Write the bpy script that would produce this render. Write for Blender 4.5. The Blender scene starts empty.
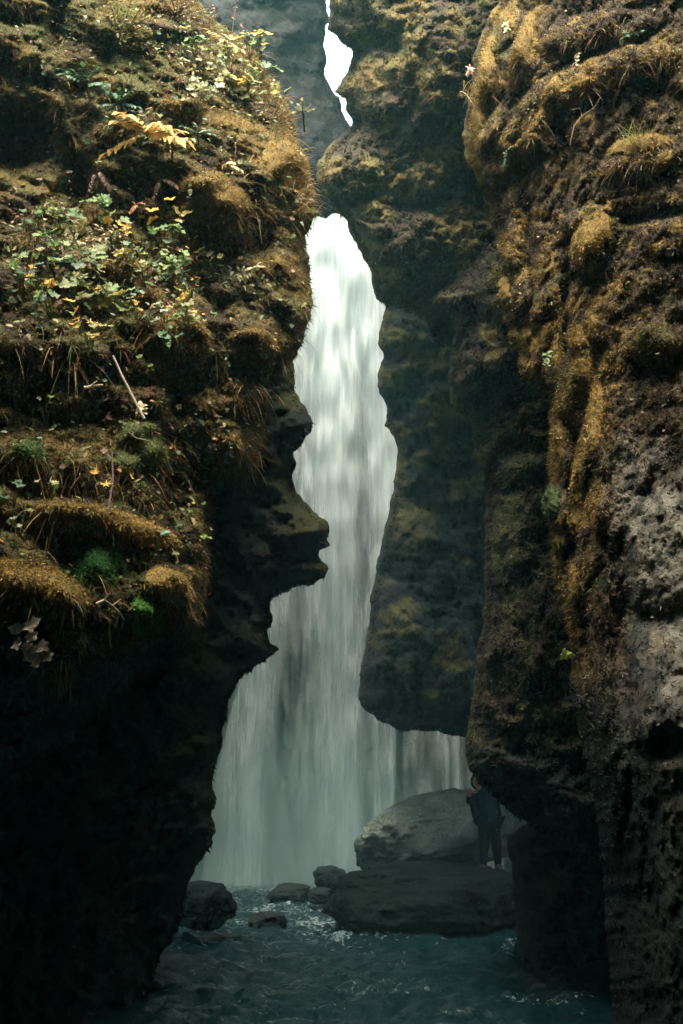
import bpy, math, random
import numpy as np
from mathutils import Vector, Matrix

# ------------------------------------------------------------------ camera, light, exposure
sc = bpy.context.scene
W_, H_ = 683, 1024
F_ = 1000.0
HORIZON = 836.0
PITCH = math.atan((HORIZON - 512.0) / F_)
CAMZ = 1.6
cam_d = bpy.data.cameras.new('camera')
cam_d.sensor_fit = 'VERTICAL'; cam_d.sensor_height = 36.0
cam_d.lens = F_ / 1024.0 * 36.0
cam_d.clip_start = 0.05; cam_d.clip_end = 5000
cam = bpy.data.objects.new('camera', cam_d)
sc.collection.objects.link(cam)
cam.location = (0, 0, CAMZ)
cam.rotation_euler = (math.pi / 2 + PITCH, 0, 0)
sc.camera = cam

SUN_EL, SUN_AZ = 61.0, 181.0          # azimuth clockwise from +Y: behind the camera, a little to its left
world = bpy.data.worlds.new('World'); sc.world = world
world.use_nodes = True
wn = world.node_tree; wn.nodes.clear()
sky = wn.nodes.new('ShaderNodeTexSky'); sky.sky_type = 'NISHITA'; sky.sun_disc = False
sky.sun_elevation = math.radians(SUN_EL); sky.sun_rotation = math.radians(SUN_AZ)
sky.air_density = 1.6; sky.dust_density = 7.0; sky.ozone_density = 1.0
bg = wn.nodes.new('ShaderNodeBackground'); bg.inputs[1].default_value = 0.09
wo = wn.nodes.new('ShaderNodeOutputWorld')
# white cloud over the far part of the sky, beyond the fall
stc = wn.nodes.new('ShaderNodeTexCoord'); sep = wn.nodes.new('ShaderNodeSeparateXYZ'); wn.links.new(stc.outputs['Generated'], sep.inputs[0])
cn = wn.nodes.new('ShaderNodeTexNoise'); cn.inputs['Scale'].default_value = 2.5; cn.inputs['Detail'].default_value = 6; wn.links.new(stc.outputs['Generated'], cn.inputs['Vector'])
cadd = wn.nodes.new('ShaderNodeMath'); cadd.operation = 'MULTIPLY_ADD'; cadd.inputs[1].default_value = .8
wn.links.new(cn.outputs[0], cadd.inputs[0]); wn.links.new(sep.outputs['Y'], cadd.inputs[2])
cmr = wn.nodes.new('ShaderNodeMapRange'); cmr.inputs[1].default_value = .35; cmr.inputs[2].default_value = .95; wn.links.new(cadd.outputs[0], cmr.inputs[0])
cmx = wn.nodes.new('ShaderNodeMix'); cmx.data_type = 'RGBA'; cmx.inputs[7].default_value = (3.7, 5.1, 5.1, 1)
wn.links.new(cmr.outputs[0], cmx.inputs[0]); wn.links.new(sky.outputs[0], cmx.inputs[6])
wn.links.new(cmx.outputs[2], bg.inputs[0]); wn.links.new(bg.outputs[0], wo.inputs[0])

sun_d = bpy.data.lights.new('sun', 'SUN'); sun_d.energy = 1.5; sun_d.angle = math.radians(38)
sun_d.color = (1.0, 0.92, 0.80)
sun = bpy.data.objects.new('sun', sun_d); sc.collection.objects.link(sun)
_e, _a = math.radians(SUN_EL), math.radians(SUN_AZ)
sdir = Vector((math.sin(_a) * math.cos(_e), math.cos(_a) * math.cos(_e), math.sin(_e)))
sun.rotation_euler = sdir.to_track_quat('Z', 'Y').to_euler()

vs = sc.view_settings
vs.view_transform = 'Standard'; vs.look = 'None'; vs.gamma = 1.0; vs.use_curve_mapping = False
vs.exposure = 3.1
sc.render.engine = 'CYCLES'
cy = sc.cycles
cy.max_bounces = 8; cy.diffuse_bounces = 3; cy.glossy_bounces = 2; cy.transmission_bounces = 3
cy.transparent_max_bounces = 14; cy.volume_bounces = 1
cy.use_denoising = True
try:
    cy.denoiser = 'OPENIMAGEDENOISE'; cy.denoising_prefilter = 'ACCURATE'
except Exception:
    pass
cy.caustics_reflective = False; cy.caustics_refractive = False
cy.sample_clamp_indirect = 4.0

rng = np.random.default_rng(7)
random.seed(7)

# ------------------------------------------------------------------ maths helpers
CP, SP = math.cos(PITCH), math.sin(PITCH)

def P(u, v, Y):
    """world point that lies on the sight line of photo point (u, v), at Y metres up the gorge"""
    u = np.asarray(u, float); v = np.asarray(v, float); Y = np.asarray(Y, float)
    a = (u - W_ / 2) / F_; b = (512.0 - v) / F_
    ry = CP - b * SP; rz = SP + b * CP
    t = Y / ry
    return np.stack([a * t, Y + 0 * t, CAMZ + rz * t], -1)

_perm = np.random.default_rng(3).permutation(256); _perm = np.concatenate([_perm, _perm, _perm])
_g = np.random.default_rng(4).normal(size=(256, 3)); _g /= np.linalg.norm(_g, axis=1)[:, None]

def noise(p, scale=1.0, off=0.0):
    """gradient noise about -0.8..0.8 at points p (n,3); scale = metres per feature (number or triple)"""
    q = p / np.asarray(scale, float) + off
    i = np.floor(q).astype(int); f = q - i
    w = f * f * f * (f * (f * 6 - 15) + 10)
    i &= 255
    out = 0
    for dx in (0, 1):
        wx = w[..., 0] if dx else 1 - w[..., 0]
        for dy in (0, 1):
            wy = w[..., 1] if dy else 1 - w[..., 1]
            for dz in (0, 1):
                wz = w[..., 2] if dz else 1 - w[..., 2]
                h = _perm[_perm[_perm[i[..., 0] + dx] + i[..., 1] + dy] + i[..., 2] + dz]
                g = _g[h]
                out = out + wx * wy * wz * (g[..., 0] * (f[..., 0] - dx) + g[..., 1] * (f[..., 1] - dy) + g[..., 2] * (f[..., 2] - dz))
    return out * 1.5

def fbm(p, scale, octs=4, gain=0.5, off=0.0):
    s = 0; a = 1.0; sc_ = np.asarray(scale, float)
    for k in range(octs):
        s = s + a * noise(p, sc_, off + 17.3 * k); sc_ = sc_ / 2.03; a *= gain
    return s

def billow(p, scale, octs=3, gain=0.5, off=0.0):
    s = 0; a = 1.0; sc_ = np.asarray(scale, float)
    for k in range(octs):
        s = s + a * np.minimum(np.abs(noise(p, sc_, off + 9.1 * k)) * 2.2, 1.0); sc_ = sc_ / 2.1; a *= gain
    return s

def ridged(p, scale, octs=4, gain=.55, off=3.0):
    s = 0; a = 1.0; sc_ = np.asarray(scale, float)
    for k in range(octs):
        s = s + a * (1 - np.minimum(np.abs(noise(p, sc_, off + 7.7 * k)) * 2.4, 1.0)) ** 1.4; sc_ = sc_ / 2.1; a *= gain
    return s

def smooth(x, a, b):
    t = np.clip((x - a) / (b - a), 0, 1); return t * t * (3 - 2 * t)

def lerp(a, b, t):
    t = np.asarray(t)[..., None]; return np.asarray(a) * (1 - t) + np.asarray(b) * t

def catmull(poly, it=1):
    return np.array(poly, float)

def roughen(poly, amp, seed, step=2.5):
    """subdivide an outline and give it a broken, rocky edge"""
    poly = np.array(poly, float); out = []
    for k in range(len(poly)):
        a = poly[k]; b = poly[(k + 1) % len(poly)]; L = np.linalg.norm(b - a)
        n = max(1, int(L / step))
        for j in range(n):
            out.append(a + (b - a) * j / n)
    out = np.array(out)
    q = np.concatenate([out, np.full((len(out), 1), seed * 3.7)], 1)
    dx = noise(q, 14.0) + .6 * noise(q, 6.0, 5.0); dy = noise(q, 14.0, 40.0) + .6 * noise(q, 6.0, 60.0)
    q[:, 2] += 50
    dx = amp * dx + 1.1 * noise(q, 3.1); dy = amp * dy + 1.1 * noise(q, 3.1, 30.0)
    return out + np.stack([dx, dy], 1)

def poly_query(pts, poly):
    """inside flag, distance to the outline and nearest outline point"""
    n = len(pts); inside = np.zeros(n, bool); best = np.full(n, 1e18); near = np.zeros((n, 2))
    x, y = pts[:, 0], pts[:, 1]
    for k in range(len(poly)):
        a = poly[k]; b = poly[(k + 1) % len(poly)]
        if (a[1] != b[1]):
            c = ((a[1] > y) != (b[1] > y)) & (x < (b[0] - a[0]) * (y - a[1]) / (b[1] - a[1]) + a[0])
            inside ^= c
        d = b - a; L = max(d @ d, 1e-9)
        t = np.clip(((x - a[0]) * d[0] + (y - a[1]) * d[1]) / L, 0, 1)
        px = a[0] + t * d[0]; py = a[1] + t * d[1]
        q = (x - px) ** 2 + (y - py) ** 2
        m = q < best; best[m] = q[m]; near[m, 0] = px[m]; near[m, 1] = py[m]
    return inside, np.sqrt(best), near

# ------------------------------------------------------------------ object helpers
COL = sc.collection

def tag(o, label=None, cat=None, group=None, kind=None):
    if label: o['label'] = label
    if cat: o['category'] = cat
    if group: o['group'] = group
    if kind: o['kind'] = kind
    return o

def link(name, me, mat=None, parent=None):
    o = bpy.data.objects.new(name, me)
    if mat and not me.materials: me.materials.append(mat)
    COL.objects.link(o)
    if parent: o.parent = parent
    return o

def empty(name, loc, rot=(0, 0, 0)):
    o = bpy.data.objects.new(name, None); COL.objects.link(o)
    o.location = loc; o.rotation_euler = rot; o.empty_display_size = .1
    return o

def np_mesh(name, verts, faces, col=None, smooth_=True, extra=None):
    """faces: (n,3) or (n,4) array; col: per-vertex rgb"""
    me = bpy.data.meshes.new(name)
    verts = np.asarray(verts, np.float32); faces = np.asarray(faces, np.int32)
    k = faces.shape[1]
    me.vertices.add(len(verts)); me.vertices.foreach_set('co', verts.ravel())
    me.loops.add(faces.size); me.loops.foreach_set('vertex_index', faces.ravel())
    me.polygons.add(len(faces))
    me.polygons.foreach_set('loop_start', np.arange(0, faces.size, k, dtype=np.int32))
    me.polygons.foreach_set('loop_total', np.full(len(faces), k, np.int32))
    if smooth_: me.polygons.foreach_set('use_smooth', np.ones(len(faces), bool))
    me.update(calc_edges=True)
    if col is not None:
        a = me.color_attributes.new('tone', 'FLOAT_COLOR', 'POINT')
        c = np.ones((len(verts), 4), np.float32); c[:, :3] = col
        a.data.foreach_set('color', c.ravel())
    for nm, val in (extra or {}).items():
        a = me.attributes.new(nm, 'FLOAT', 'POINT'); a.data.foreach_set('value', np.asarray(val, np.float32))
    me.validate()
    return me

# ------------------------------------------------------------------ materials
def new_mat(name):
    m = bpy.data.materials.new(name); m.use_nodes = True
    nt = m.node_tree; b = nt.nodes['Principled BSDF']
    return m, nt, b

def tone_mat(name, rough=0.9, spec=0.25, bumps=((7.0, .7, .07), (30.0, .8, .03), (90, .6, .01)), var=0.45, translucent=0.0, coat=0.0, wet=None):
    """base colour from the mesh's own pigment map, broken up by procedural speckle, with bump"""
    m, nt, b = new_mat(name); N = nt.nodes; L = nt.links
    at = N.new('ShaderNodeAttribute'); at.attribute_name = 'tone'
    tc = N.new('ShaderNodeTexCoord')
    n1 = N.new('ShaderNodeTexNoise'); n1.inputs['Scale'].default_value = 23; n1.inputs['Detail'].default_value = 6
    n1.inputs['Roughness'].default_value = .7
    L.new(tc.outputs['Object'], n1.inputs['Vector'])
    mr = N.new('ShaderNodeMapRange'); mr.inputs[1].default_value = .3; mr.inputs[2].default_value = .7
    mr.inputs[3].default_value = 1 - var; mr.inputs[4].default_value = 1 + var
    L.new(n1.outputs[0], mr.inputs[0])
    mx = N.new('ShaderNodeVectorMath'); mx.operation = 'SCALE'
    L.new(at.outputs['Color'], mx.inputs[0]); L.new(mr.outputs[0], mx.inputs['Scale'])
    L.new(mx.outputs[0], b.inputs['Base Color'])
    b.inputs['Roughness'].default_value = rough
    b.inputs['Specular IOR Level'].default_value = spec
    prev = None
    for s, st, d in bumps:
        nn = N.new('ShaderNodeTexNoise'); nn.inputs['Scale'].default_value = s; nn.inputs['Detail'].default_value = 5
        nn.inputs['Roughness'].default_value = .65
        L.new(tc.outputs['Object'], nn.inputs['Vector'])
        bp = N.new('ShaderNodeBump'); bp.inputs['Strength'].default_value = st; bp.inputs['Distance'].default_value = d
        L.new(nn.outputs[0], bp.inputs['Height'])
        if prev: L.new(prev.outputs[0], bp.inputs['Normal'])
        prev = bp
    if prev: L.new(prev.outputs[0], b.inputs['Normal'])
    if wet:
        # patches of wet, shinier stone
        nw = N.new('ShaderNodeTexNoise'); nw.inputs['Scale'].default_value = wet; nw.inputs['Detail'].default_value = 5
        L.new(tc.outputs['Object'], nw.inputs['Vector'])
        mw = N.new('ShaderNodeMapRange'); mw.inputs[1].default_value = .42; mw.inputs[2].default_value = .6
        mw.inputs[3].default_value = .45; mw.inputs[4].default_value = rough
        L.new(nw.outputs[0], mw.inputs[0]); L.new(mw.outputs[0], b.inputs['Roughness'])
    if translucent:
        tr = N.new('ShaderNodeBsdfTranslucent'); L.new(mx.outputs[0], tr.inputs['Color'])
        ms = N.new('ShaderNodeMixShader'); ms.inputs[0].default_value = translucent
        out = N['Material Output']
        L.new(b.outputs[0], ms.inputs[1]); L.new(tr.outputs[0], ms.inputs[2]); L.new(ms.outputs[0], out.inputs[0])
    return m

M_BLACK = tone_mat('black_wet_rock', .9, .03, bumps=((3.0, .8, .16), (14.0, .8, .06), (60, .7, .015)))
M_CLIFF = tone_mat('mossy_cliff_rock', .93, .2)
M_BASALT = tone_mat('wet_basalt', .8, .15, bumps=((3.0, .8, .16), (14.0, .8, .06), (60, .7, .015)), wet=3.0)
M_MOSS = tone_mat('moss_strands', .85, .2, bumps=(), var=.3, translucent=.25)
M_LEAF = tone_mat('leaf', .5, .35, bumps=((60, .3, .01),), var=.25, translucent=.3)
M_STEM = tone_mat('stem', .7, .2, bumps=(), var=.3)

# pigments (linear)
OCHRE = np.array((.235, .165, .048)); GOLD = np.array((.40, .27, .085)); OLIVE = np.array((.095, .085, .028))
SOIL = np.array((.048, .036, .020)); BASALT = np.array((.028, .038, .034)); GREY = np.array((.19, .178, .135))
GREEN = np.array((.045, .095, .025)); RUST = np.array((.15, .065, .02)); DARKMOSS = np.array((.05, .052, .022))

# ------------------------------------------------------------------ rock masses
class Rock: pass

def rock(name, poly, Yc, T, R, Tb, step, disp, colf, mat, bumps=(), edge=3.0, seed=1, clipv=None):
    """A solid body whose outline seen from the gorge mouth is poly. Its front bulges T metres towards the viewer, its
    back Tb metres away, rounded over R; disp(p, u, v) adds relief in metres."""
    poly = roughen(poly, edge, seed)
    lo = poly.min(0) - step; hi = poly.max(0) + step
    us = np.arange(lo[0], hi[0] + step, step); vs_ = np.arange(lo[1], hi[1] + step, step)
    nu, nv = len(us), len(vs_)
    U, V = np.meshgrid(us, vs_)
    pts = np.stack([U.ravel(), V.ravel()], 1)
    ins, dist, near = poly_query(pts, poly)
    I = ins.reshape(nv, nu)
    cell = I[:-1, :-1] | I[1:, :-1] | I[:-1, 1:] | I[1:, 1:]
    idx = np.arange(nv * nu).reshape(nv, nu)
    q = np.stack([idx[:-1, :-1][cell], idx[1:, :-1][cell], idx[1:, 1:][cell], idx[:-1, 1:][cell]], 1)
    used = np.zeros(nv * nu, bool); used[q.ravel()] = True
    # outside vertices in use are pulled onto the outline
    snap = used & ~ins
    pts[snap] = near[snap]; dist[snap] = 0
    u, v = pts[:, 0], pts[:, 1]
    prof = np.sqrt(np.clip(1 - (1 - np.clip(dist / R, 0, 1)) ** 2, 0, 1))
    yc = Yc(u, v)
    base = P(u, v, yc)
    bump = np.zeros(len(u)); 
    for (bu, bv, ru, rv, amp, rot) in bumps:
        c, s = math.cos(math.radians(rot)), math.sin(math.radians(rot))
        du = u - bu; dv = v - bv
        a = (du * c + dv * s) / ru; b = (-du * s + dv * c) / rv
        b = np.where(b > 0, b * 1.25, b)
        r2 = a * a + b * b + .25 * noise(np.stack([u, v, 0 * u + seed], 1), 18.0)
        bump = np.maximum(bump, .62 * amp * np.clip(1 - r2, 0, 1) ** .6) if amp > 0 else np.where(r2 < 1, bump + amp * np.clip(1 - r2, 0, 1), bump)
    rel = disp(base, u, v)
    fade = smooth(dist, 0, 14)
    yf = yc - T * prof - bump * smooth(dist, 0, 10) - rel * (.15 + .85 * fade)
    yb = yc + .02 + Tb * prof
    front = P(u, v, yf); back = P(u, v, yb)
    colv = colf(base, u, v, bump, dist)
    fi = np.full(nv * nu, -1); fi[used] = np.arange(used.sum()); n = used.sum()
    border = used & ((dist < 1e-6))
    bi = fi + n
    bi[border] = fi[border]
    verts = np.concatenate([front[used], back[used]])
    cols = np.concatenate([colv[used], colv[used]])
    faces = np.concatenate([fi[q], bi[q][:, ::-1]])
    # the back face of the body keeps its own rim; unused duplicates are dropped by validation-free compacting
    keep = np.zeros(len(verts), bool); keep[faces.ravel()] = True
    remap = np.cumsum(keep) - 1
    me = np_mesh(name, verts[keep], remap[faces], cols[keep])
    o = link(name, me, mat)
    # front grid kept for planting
    r = Rock(); r.o = o
    G = front.reshape(nv, nu, 3)
    gu = np.gradient(G, axis=1); gv = np.gradient(G, axis=0)
    nr = np.cross(gv, gu); nl = np.linalg.norm(nr, axis=2, keepdims=True); area = nl[..., 0]
    nr = nr / np.maximum(nl, 1e-9)
    if nr[nv // 2, nu // 2, 1] > 0: pass
    flip = np.sign(-(nr * (G - np.array([0, 0, CAMZ]))).sum(2)); flip[flip == 0] = 1
    nr = nr * flip[..., None]
    r.us, r.vs, r.G, r.N, r.I, r.gu, r.gv, r.nu, r.nv = us, vs_, G, nr, I & (dist.reshape(nv, nu) > step), gu, gv, nu, nv
    r.U, r.V = u.reshape(nv, nu), v.reshape(nv, nu)
    r.col = colv.reshape(nv, nu, 3); r.bump = bump.reshape(nv, nu); r.dist = dist.reshape(nv, nu)
    r.step = step
    return r

def at(r, u, v, out=0.0):
    """point and normal on the rock's front at photo point (u, v)"""
    j = int(np.clip(round((u - r.us[0]) / r.step), 1, r.nu - 2)); i = int(np.clip(round((v - r.vs[0]) / r.step), 1, r.nv - 2))
    n = r.N[max(i-3,0):i + 4, max(j-3,0):j + 4].reshape(-1, 3).mean(0); n /= np.linalg.norm(n)
    p = r.G[i, j] + n * out
    return Vector(p), Vector(n)

def at2(r, u, v, win=10, lift=.04, q=15):
    j = int(round((u - r.us[0]) / r.step)); i = int(round((v - r.vs[0]) / r.step)); w = max(1, int(win / r.step))
    ys = r.G[max(i - w, 0):i + w + 1, max(j - w, 0):j + w + 1, 1]; ok = r.I[max(i - w, 0):i + w + 1, max(j - w, 0):j + w + 1]
    y = np.percentile(ys[ok], q) if ok.any() else np.percentile(ys, q)
    n = Vector(r.N[i, j]) * .25 + Vector((0, -.8, .45)); n.normalize()
    return Vector(P(u, v, y - lift)), n

LEFT = [(-420, -260), (150, -260), (178, -80), (197, 0), (215, 22), (240, 36), (262, 60), (278, 92), (291, 110), (297, 140), (309, 165), (314, 190),
        (313, 205), (318, 213), (306, 235), (309, 262), (312, 300), (308, 327), (300, 349), (292, 362), (278, 374), (268, 395), (267, 415), (262, 440),
        (261, 465), (240, 474), (215, 480), (211, 510), (211, 550), (206, 590), (200, 625), (175, 642), (150, 655), (118, 690), (70, 740), (0, 790),
        (-200, 900), (-420, 950)]
LOWER_LEFT = [(-420, 300), (200, 330), (280, 345), (294, 367), (296, 396), (311, 417), (313, 430), (300, 445), (292, 452), (297, 463), (291, 480), (296, 492),
        (305, 502), (318, 514), (328, 528), (328, 546), (318, 553), (327, 566), (325, 577), (312, 583), (290, 588), (275, 598), (270, 610),
        (273, 622), (267, 632), (278, 648), (272, 655), (255, 665), (240, 678), (232, 692), (226, 715), (222, 745), (211, 780), (214, 800), (213, 845),
        (200, 862), (190, 880), (186, 900), (178, 930), (165, 950), (150, 985), (130, 1060), (110, 1200), (-420, 1200)]
FAR_LEFT = [(-60, -50), (327, -50), (327, 5), (328, 15), (330, 22), (325, 28), (325, 75), (334, 92), (339, 97), (341, 110), (346, 122), (352, 130),
        (368, 160), (366, 212), (346, 217), (336, 213), (325, 217), (316, 214), (306, 225), (280, 270), (60, 280)]
UPPER = [(331, -680), (331, 5), (330, 18), (328, 30), (337, 38), (353, 50), (350, 65), (342, 80), (334, 91), (340, 96), (345, 100), (346, 110),
        (351, 117), (352, 127), (340, 135), (325, 150), (317, 165), (319, 185), (330, 202), (339, 213), (347, 222), (352, 237), (362, 256), (370, 266), (372, 282),
        (376, 298), (387, 305), (402, 306), (418, 315), (426, 322), (430, 340), (445, 348), (470, 352), (760, 352), (760, -680)]
HANGING = [(378, 280), (386, 308), (380, 325), (378, 345), (384, 352), (380, 365), (378, 385), (382, 398), (388, 408), (384, 425), (394, 435), (398, 450),
        (396, 470), (393, 490), (388, 515), (382, 540), (377, 560), (372, 590), (369, 620), (366, 645), (360, 675), (358, 695), (362, 708), (378, 720),
        (400, 730), (440, 732), (466, 738), (580, 745), (580, 280)]
MIDRIGHT = [(429, 300), (442, 288), (455, 280), (475, 255), (490, 240), (900, 240), (900, 1000), (700, 950), (620, 900), (560, 838), (531, 826), (515, 815), (502, 803),
        (480, 785), (470, 772), (465, 755), (466, 740), (471, 700), (478, 650), (485, 600), (484, 520), (487, 490), (484, 470), (473, 455), (474, 430),
        (468, 415), (453, 408), (449, 398), (449, 365), (452, 345), (458, 330), (468, 314), (452, 310), (437, 306)]
RIGHT = [(508, -260), (507, -40), (500, 0), (488, 18), (482, 35), (474, 52), (473, 70), (470, 95), (466, 115), (462, 135), (463, 155), (474, 170),
        (480, 185), (487, 205), (497, 225), (497, 260), (502, 285), (503, 310), (512, 330), (520, 355), (528, 378), (535, 390), (546, 397), (550, 420),
        (547, 455), (550, 490), (548, 520), (556, 555), (560, 590), (567, 625), (572, 655), (570, 690), (578, 730), (590, 780), (598, 830), (603, 880),
        (608, 940), (612, 1024), (620, 1200), (1250, 1200), (1250, -260)]

LEFT_BUMPS = [(212, 205, 40, 34, .42, 20), (272, 160, 42, 34, .45, 40), (190, 335, 30, 45, .5, 0), (160, 320, 55, 30, .35, 25), (252, 345, 26, 26, .42, 10),
    (245, 395, 24, 28, .3, 0), (140, 452, 27, 34, .30, 10), (28, 455, 20, 16, .22, 0), (95, 562, 32, 26, .34, 0), (147, 615, 18, 24, .32, 0),
    (100, 522, 75, 24, .5, 12), (165, 590, 28, 26, .42, 35), (45, 585, 55, 36, .5, 18), (-10, 560, 40, 30, .4, 0), (195, 545, 18, 60, .22, 0),
    (235, 450, 32, 18, .3, 0), (225, 70, 50, 24, .35, 20), (170, 95, 60, 22, .3, 10), (110, 270, 70, 22, .25, 25), (60, 345, 70, 28, .25, 10),
    (20, 50, 55, 12, .35, 40), (60, 95, 10, 40, .3, 0), (170, 15, 50, 30, .35, 0), (110, 20, 50, 30, .3, 0), (290, 260, 18, 50, .22, 0),
    (150, 400, 60, 14, .2, 10), (60, 670, 40, 18, .2, 0), (75, 190, 30, 45, -.45, 0), (20, 150, 45, 60, -.6, 0), (60, 30, 16, 40, -.5, 0),
    (185, 395, 22, 30, -.3, 0), (175, 500, 26, 40, -.15, 0), (235, 250, 50, 30, -.15, 0), (70, 420, 50, 20, -.12, 0), (55, 495, 40, 10, -.2, 0)]
def disp_left(p, u, v):
    w = p + .3 * np.stack([noise(p, .9), noise(p, .9, 9.), noise(p, .9, 19.)], -1)
    lump = billow(w, (.75, 1.2, .55), 3, .5)
    shelf = np.modf((p[:, 2] + .25 * p[:, 0] + .6 * noise(p, 1.6, 3.0)) / 1.05 + 50)[0]
    low = smooth(v, 640, 720)
    return .42 * fbm(p, 2.6, 2) + .22 * lump * (1 - .5 * low) + .08 * smooth(shelf, 0, .85) * (1 - smooth(shelf, .88, 1)) * (1 - low) \
        + .09 * fbm(p, .3, 5, .72) + .02 * billow(p, .11, 3, .6) + .16 * low * ridged(p, .7, 4)
def Y_left(u, v):
    return 9.3 - .0035 * (300 - u) - .0000012 * (300 - u) ** 2 + .0060 * np.clip(v - 600, 0, 300) + .0034 * np.clip(560 - v, -40, 820) - 1.0
def moss_field(p, off=0.0):
    return fbm(p, (.7, .7, .5), 4, .6, off)
def col_left(p, u, v, bump, dist):
    m = moss_field(p) ; g = fbm(p, .9, 3, .5, 31.); h = fbm(p, .16, 3, .6, 77.)
    c = lerp(SOIL, OLIVE * .95, smooth(m, -.6, .05))
    c = lerp(c, OCHRE * .62, smooth(m + .9 * bump + .3 * h, .05, .6) * .85)
    c = lerp(c, RUST * .55, smooth(fbm(p, .35, 3, .6, 55.), .25, .7) * .5)
    c = lerp(c, GREEN * .8, smooth(g, .15, .6) * .45)
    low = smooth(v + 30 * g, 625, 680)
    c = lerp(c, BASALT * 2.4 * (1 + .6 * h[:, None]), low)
    for bu, bv, ru, rv, cc in GREEN_PATCH:
        r = ((u - bu) / ru) ** 2 + ((v - bv) / rv) ** 2 + .3 * h
        c = lerp(c, cc, smooth(-r, -1.15, -.8))
    return c
GREEN_PATCH = [(140, 452, 27, 32, np.array((.10, .125, .035))), (28, 455, 20, 16, np.array((.07, .11, .025))), (95, 565, 30, 24, np.array((.03, .10, .02))),
               (147, 615, 17, 23, np.array((.04, .125, .018)))]
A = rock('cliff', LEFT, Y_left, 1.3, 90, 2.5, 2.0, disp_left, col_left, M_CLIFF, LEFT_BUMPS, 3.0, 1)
tag(A.o, 'moss and plant covered brown cliff face filling the upper left above a dark undercut', 'cliff', kind='structure')

def disp_low(p, u, v):
    return .5 * fbm(p, 2.4, 3) + .16 * billow(p, (1.1, 1.4, .7), 3) + .22 * ridged(p, (.8, .8, .55), 5) + .08 * fbm(p, .25, 3, .7)
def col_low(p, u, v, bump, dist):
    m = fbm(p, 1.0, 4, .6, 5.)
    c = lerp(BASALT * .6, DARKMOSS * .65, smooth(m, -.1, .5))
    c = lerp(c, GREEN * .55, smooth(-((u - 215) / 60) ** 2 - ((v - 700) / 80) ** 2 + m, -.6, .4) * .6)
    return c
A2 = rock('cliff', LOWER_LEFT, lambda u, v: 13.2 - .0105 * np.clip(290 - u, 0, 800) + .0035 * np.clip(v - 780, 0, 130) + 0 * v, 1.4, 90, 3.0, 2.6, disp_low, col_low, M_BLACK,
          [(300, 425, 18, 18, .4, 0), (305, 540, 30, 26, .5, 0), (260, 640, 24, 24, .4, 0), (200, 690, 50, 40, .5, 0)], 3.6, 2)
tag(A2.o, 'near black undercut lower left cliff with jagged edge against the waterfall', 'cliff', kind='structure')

def disp_far(p, u, v):
    return .6 * fbm(p, 4.0, 3) + .10 * fbm(p, .8, 5, .7)
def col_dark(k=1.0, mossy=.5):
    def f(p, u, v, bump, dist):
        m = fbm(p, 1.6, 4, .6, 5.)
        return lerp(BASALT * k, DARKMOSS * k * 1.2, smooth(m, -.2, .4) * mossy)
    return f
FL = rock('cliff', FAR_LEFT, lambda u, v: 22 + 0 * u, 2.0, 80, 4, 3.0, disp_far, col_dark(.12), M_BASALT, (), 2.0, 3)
tag(FL.o, 'dark shaded cliff behind the mossy slope, left of the narrow sky gap', 'cliff', kind='structure')

def disp_up(p, u, v):
    w = p + .4 * np.stack([noise(p, 1.3), noise(p, 1.3, 9.), noise(p, 1.3, 19.)], -1)
    return .8 * fbm(p, 3.6, 3) + .13 * billow(w, (.9, 1.3, .7), 2, .55) + .13 * billow(w, (.42, .6, .34), 3, .6, 3.) + .16 * fbm(p, .7, 5, .75)
def col_up(p, u, v, bump, dist):
    m = fbm(p, .9, 4, .6, 8.)
    c = lerp(SOIL * .7, OLIVE * .9, smooth(m, -.3, .3))
    c = lerp(c, np.array((.13, .085, .032)), smooth(m + .4 * bump, .1, .7) * .6)
    return c * 1.15
UP = rock('wedged_boulder', UPPER, lambda u, v: 14.6 - .004 * np.clip(u - 380, 0, 400) + 0 * v, 2.0, 120, 3.0, 2.2, disp_up, col_up, M_CLIFF,
          [(345, 175, 34, 30, .7, 0), (400, 250, 70, 46, .9, 20), (440, 60, 40, 60, .7, 0), (380, 90, 40, 40, .6, 0), (460, 180, 30, 50, .5, 0), (444, 334, 34, 24, -1.6, 0)], 2.5, 4)
tag(UP.o, 'huge brown mossy boulder wedged across the gorge above the waterfall, right of the sky gap', 'boulder')
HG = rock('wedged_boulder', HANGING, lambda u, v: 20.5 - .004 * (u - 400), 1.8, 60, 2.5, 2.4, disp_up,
          lambda p, u, v, b, d: lerp(BASALT * .28, OLIVE * .7, smooth(fbm(p, (.9, .9, .45), 5, .65, 8.) + .3 * b - .0018 * (v - 330), -.35, .35)), M_CLIFF,  # mossier olive towards the top, where light on the rock is painted in
          [(395, 350, 26, 40, .6, 0), (400, 460, 34, 40, .5, 0), (395, 640, 44, 60, 1.3, 0), (430, 560, 40, 50, .9, 0), (400, 540, 30, 30, .8, 0), (440, 420, 30, 40, .7, 0), (450, 670, 30, 50, .8, 0)], 2.0, 5)
tag(HG.o, 'dark tapering rock hanging over the stream at the right edge of the waterfall', 'boulder')

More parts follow.
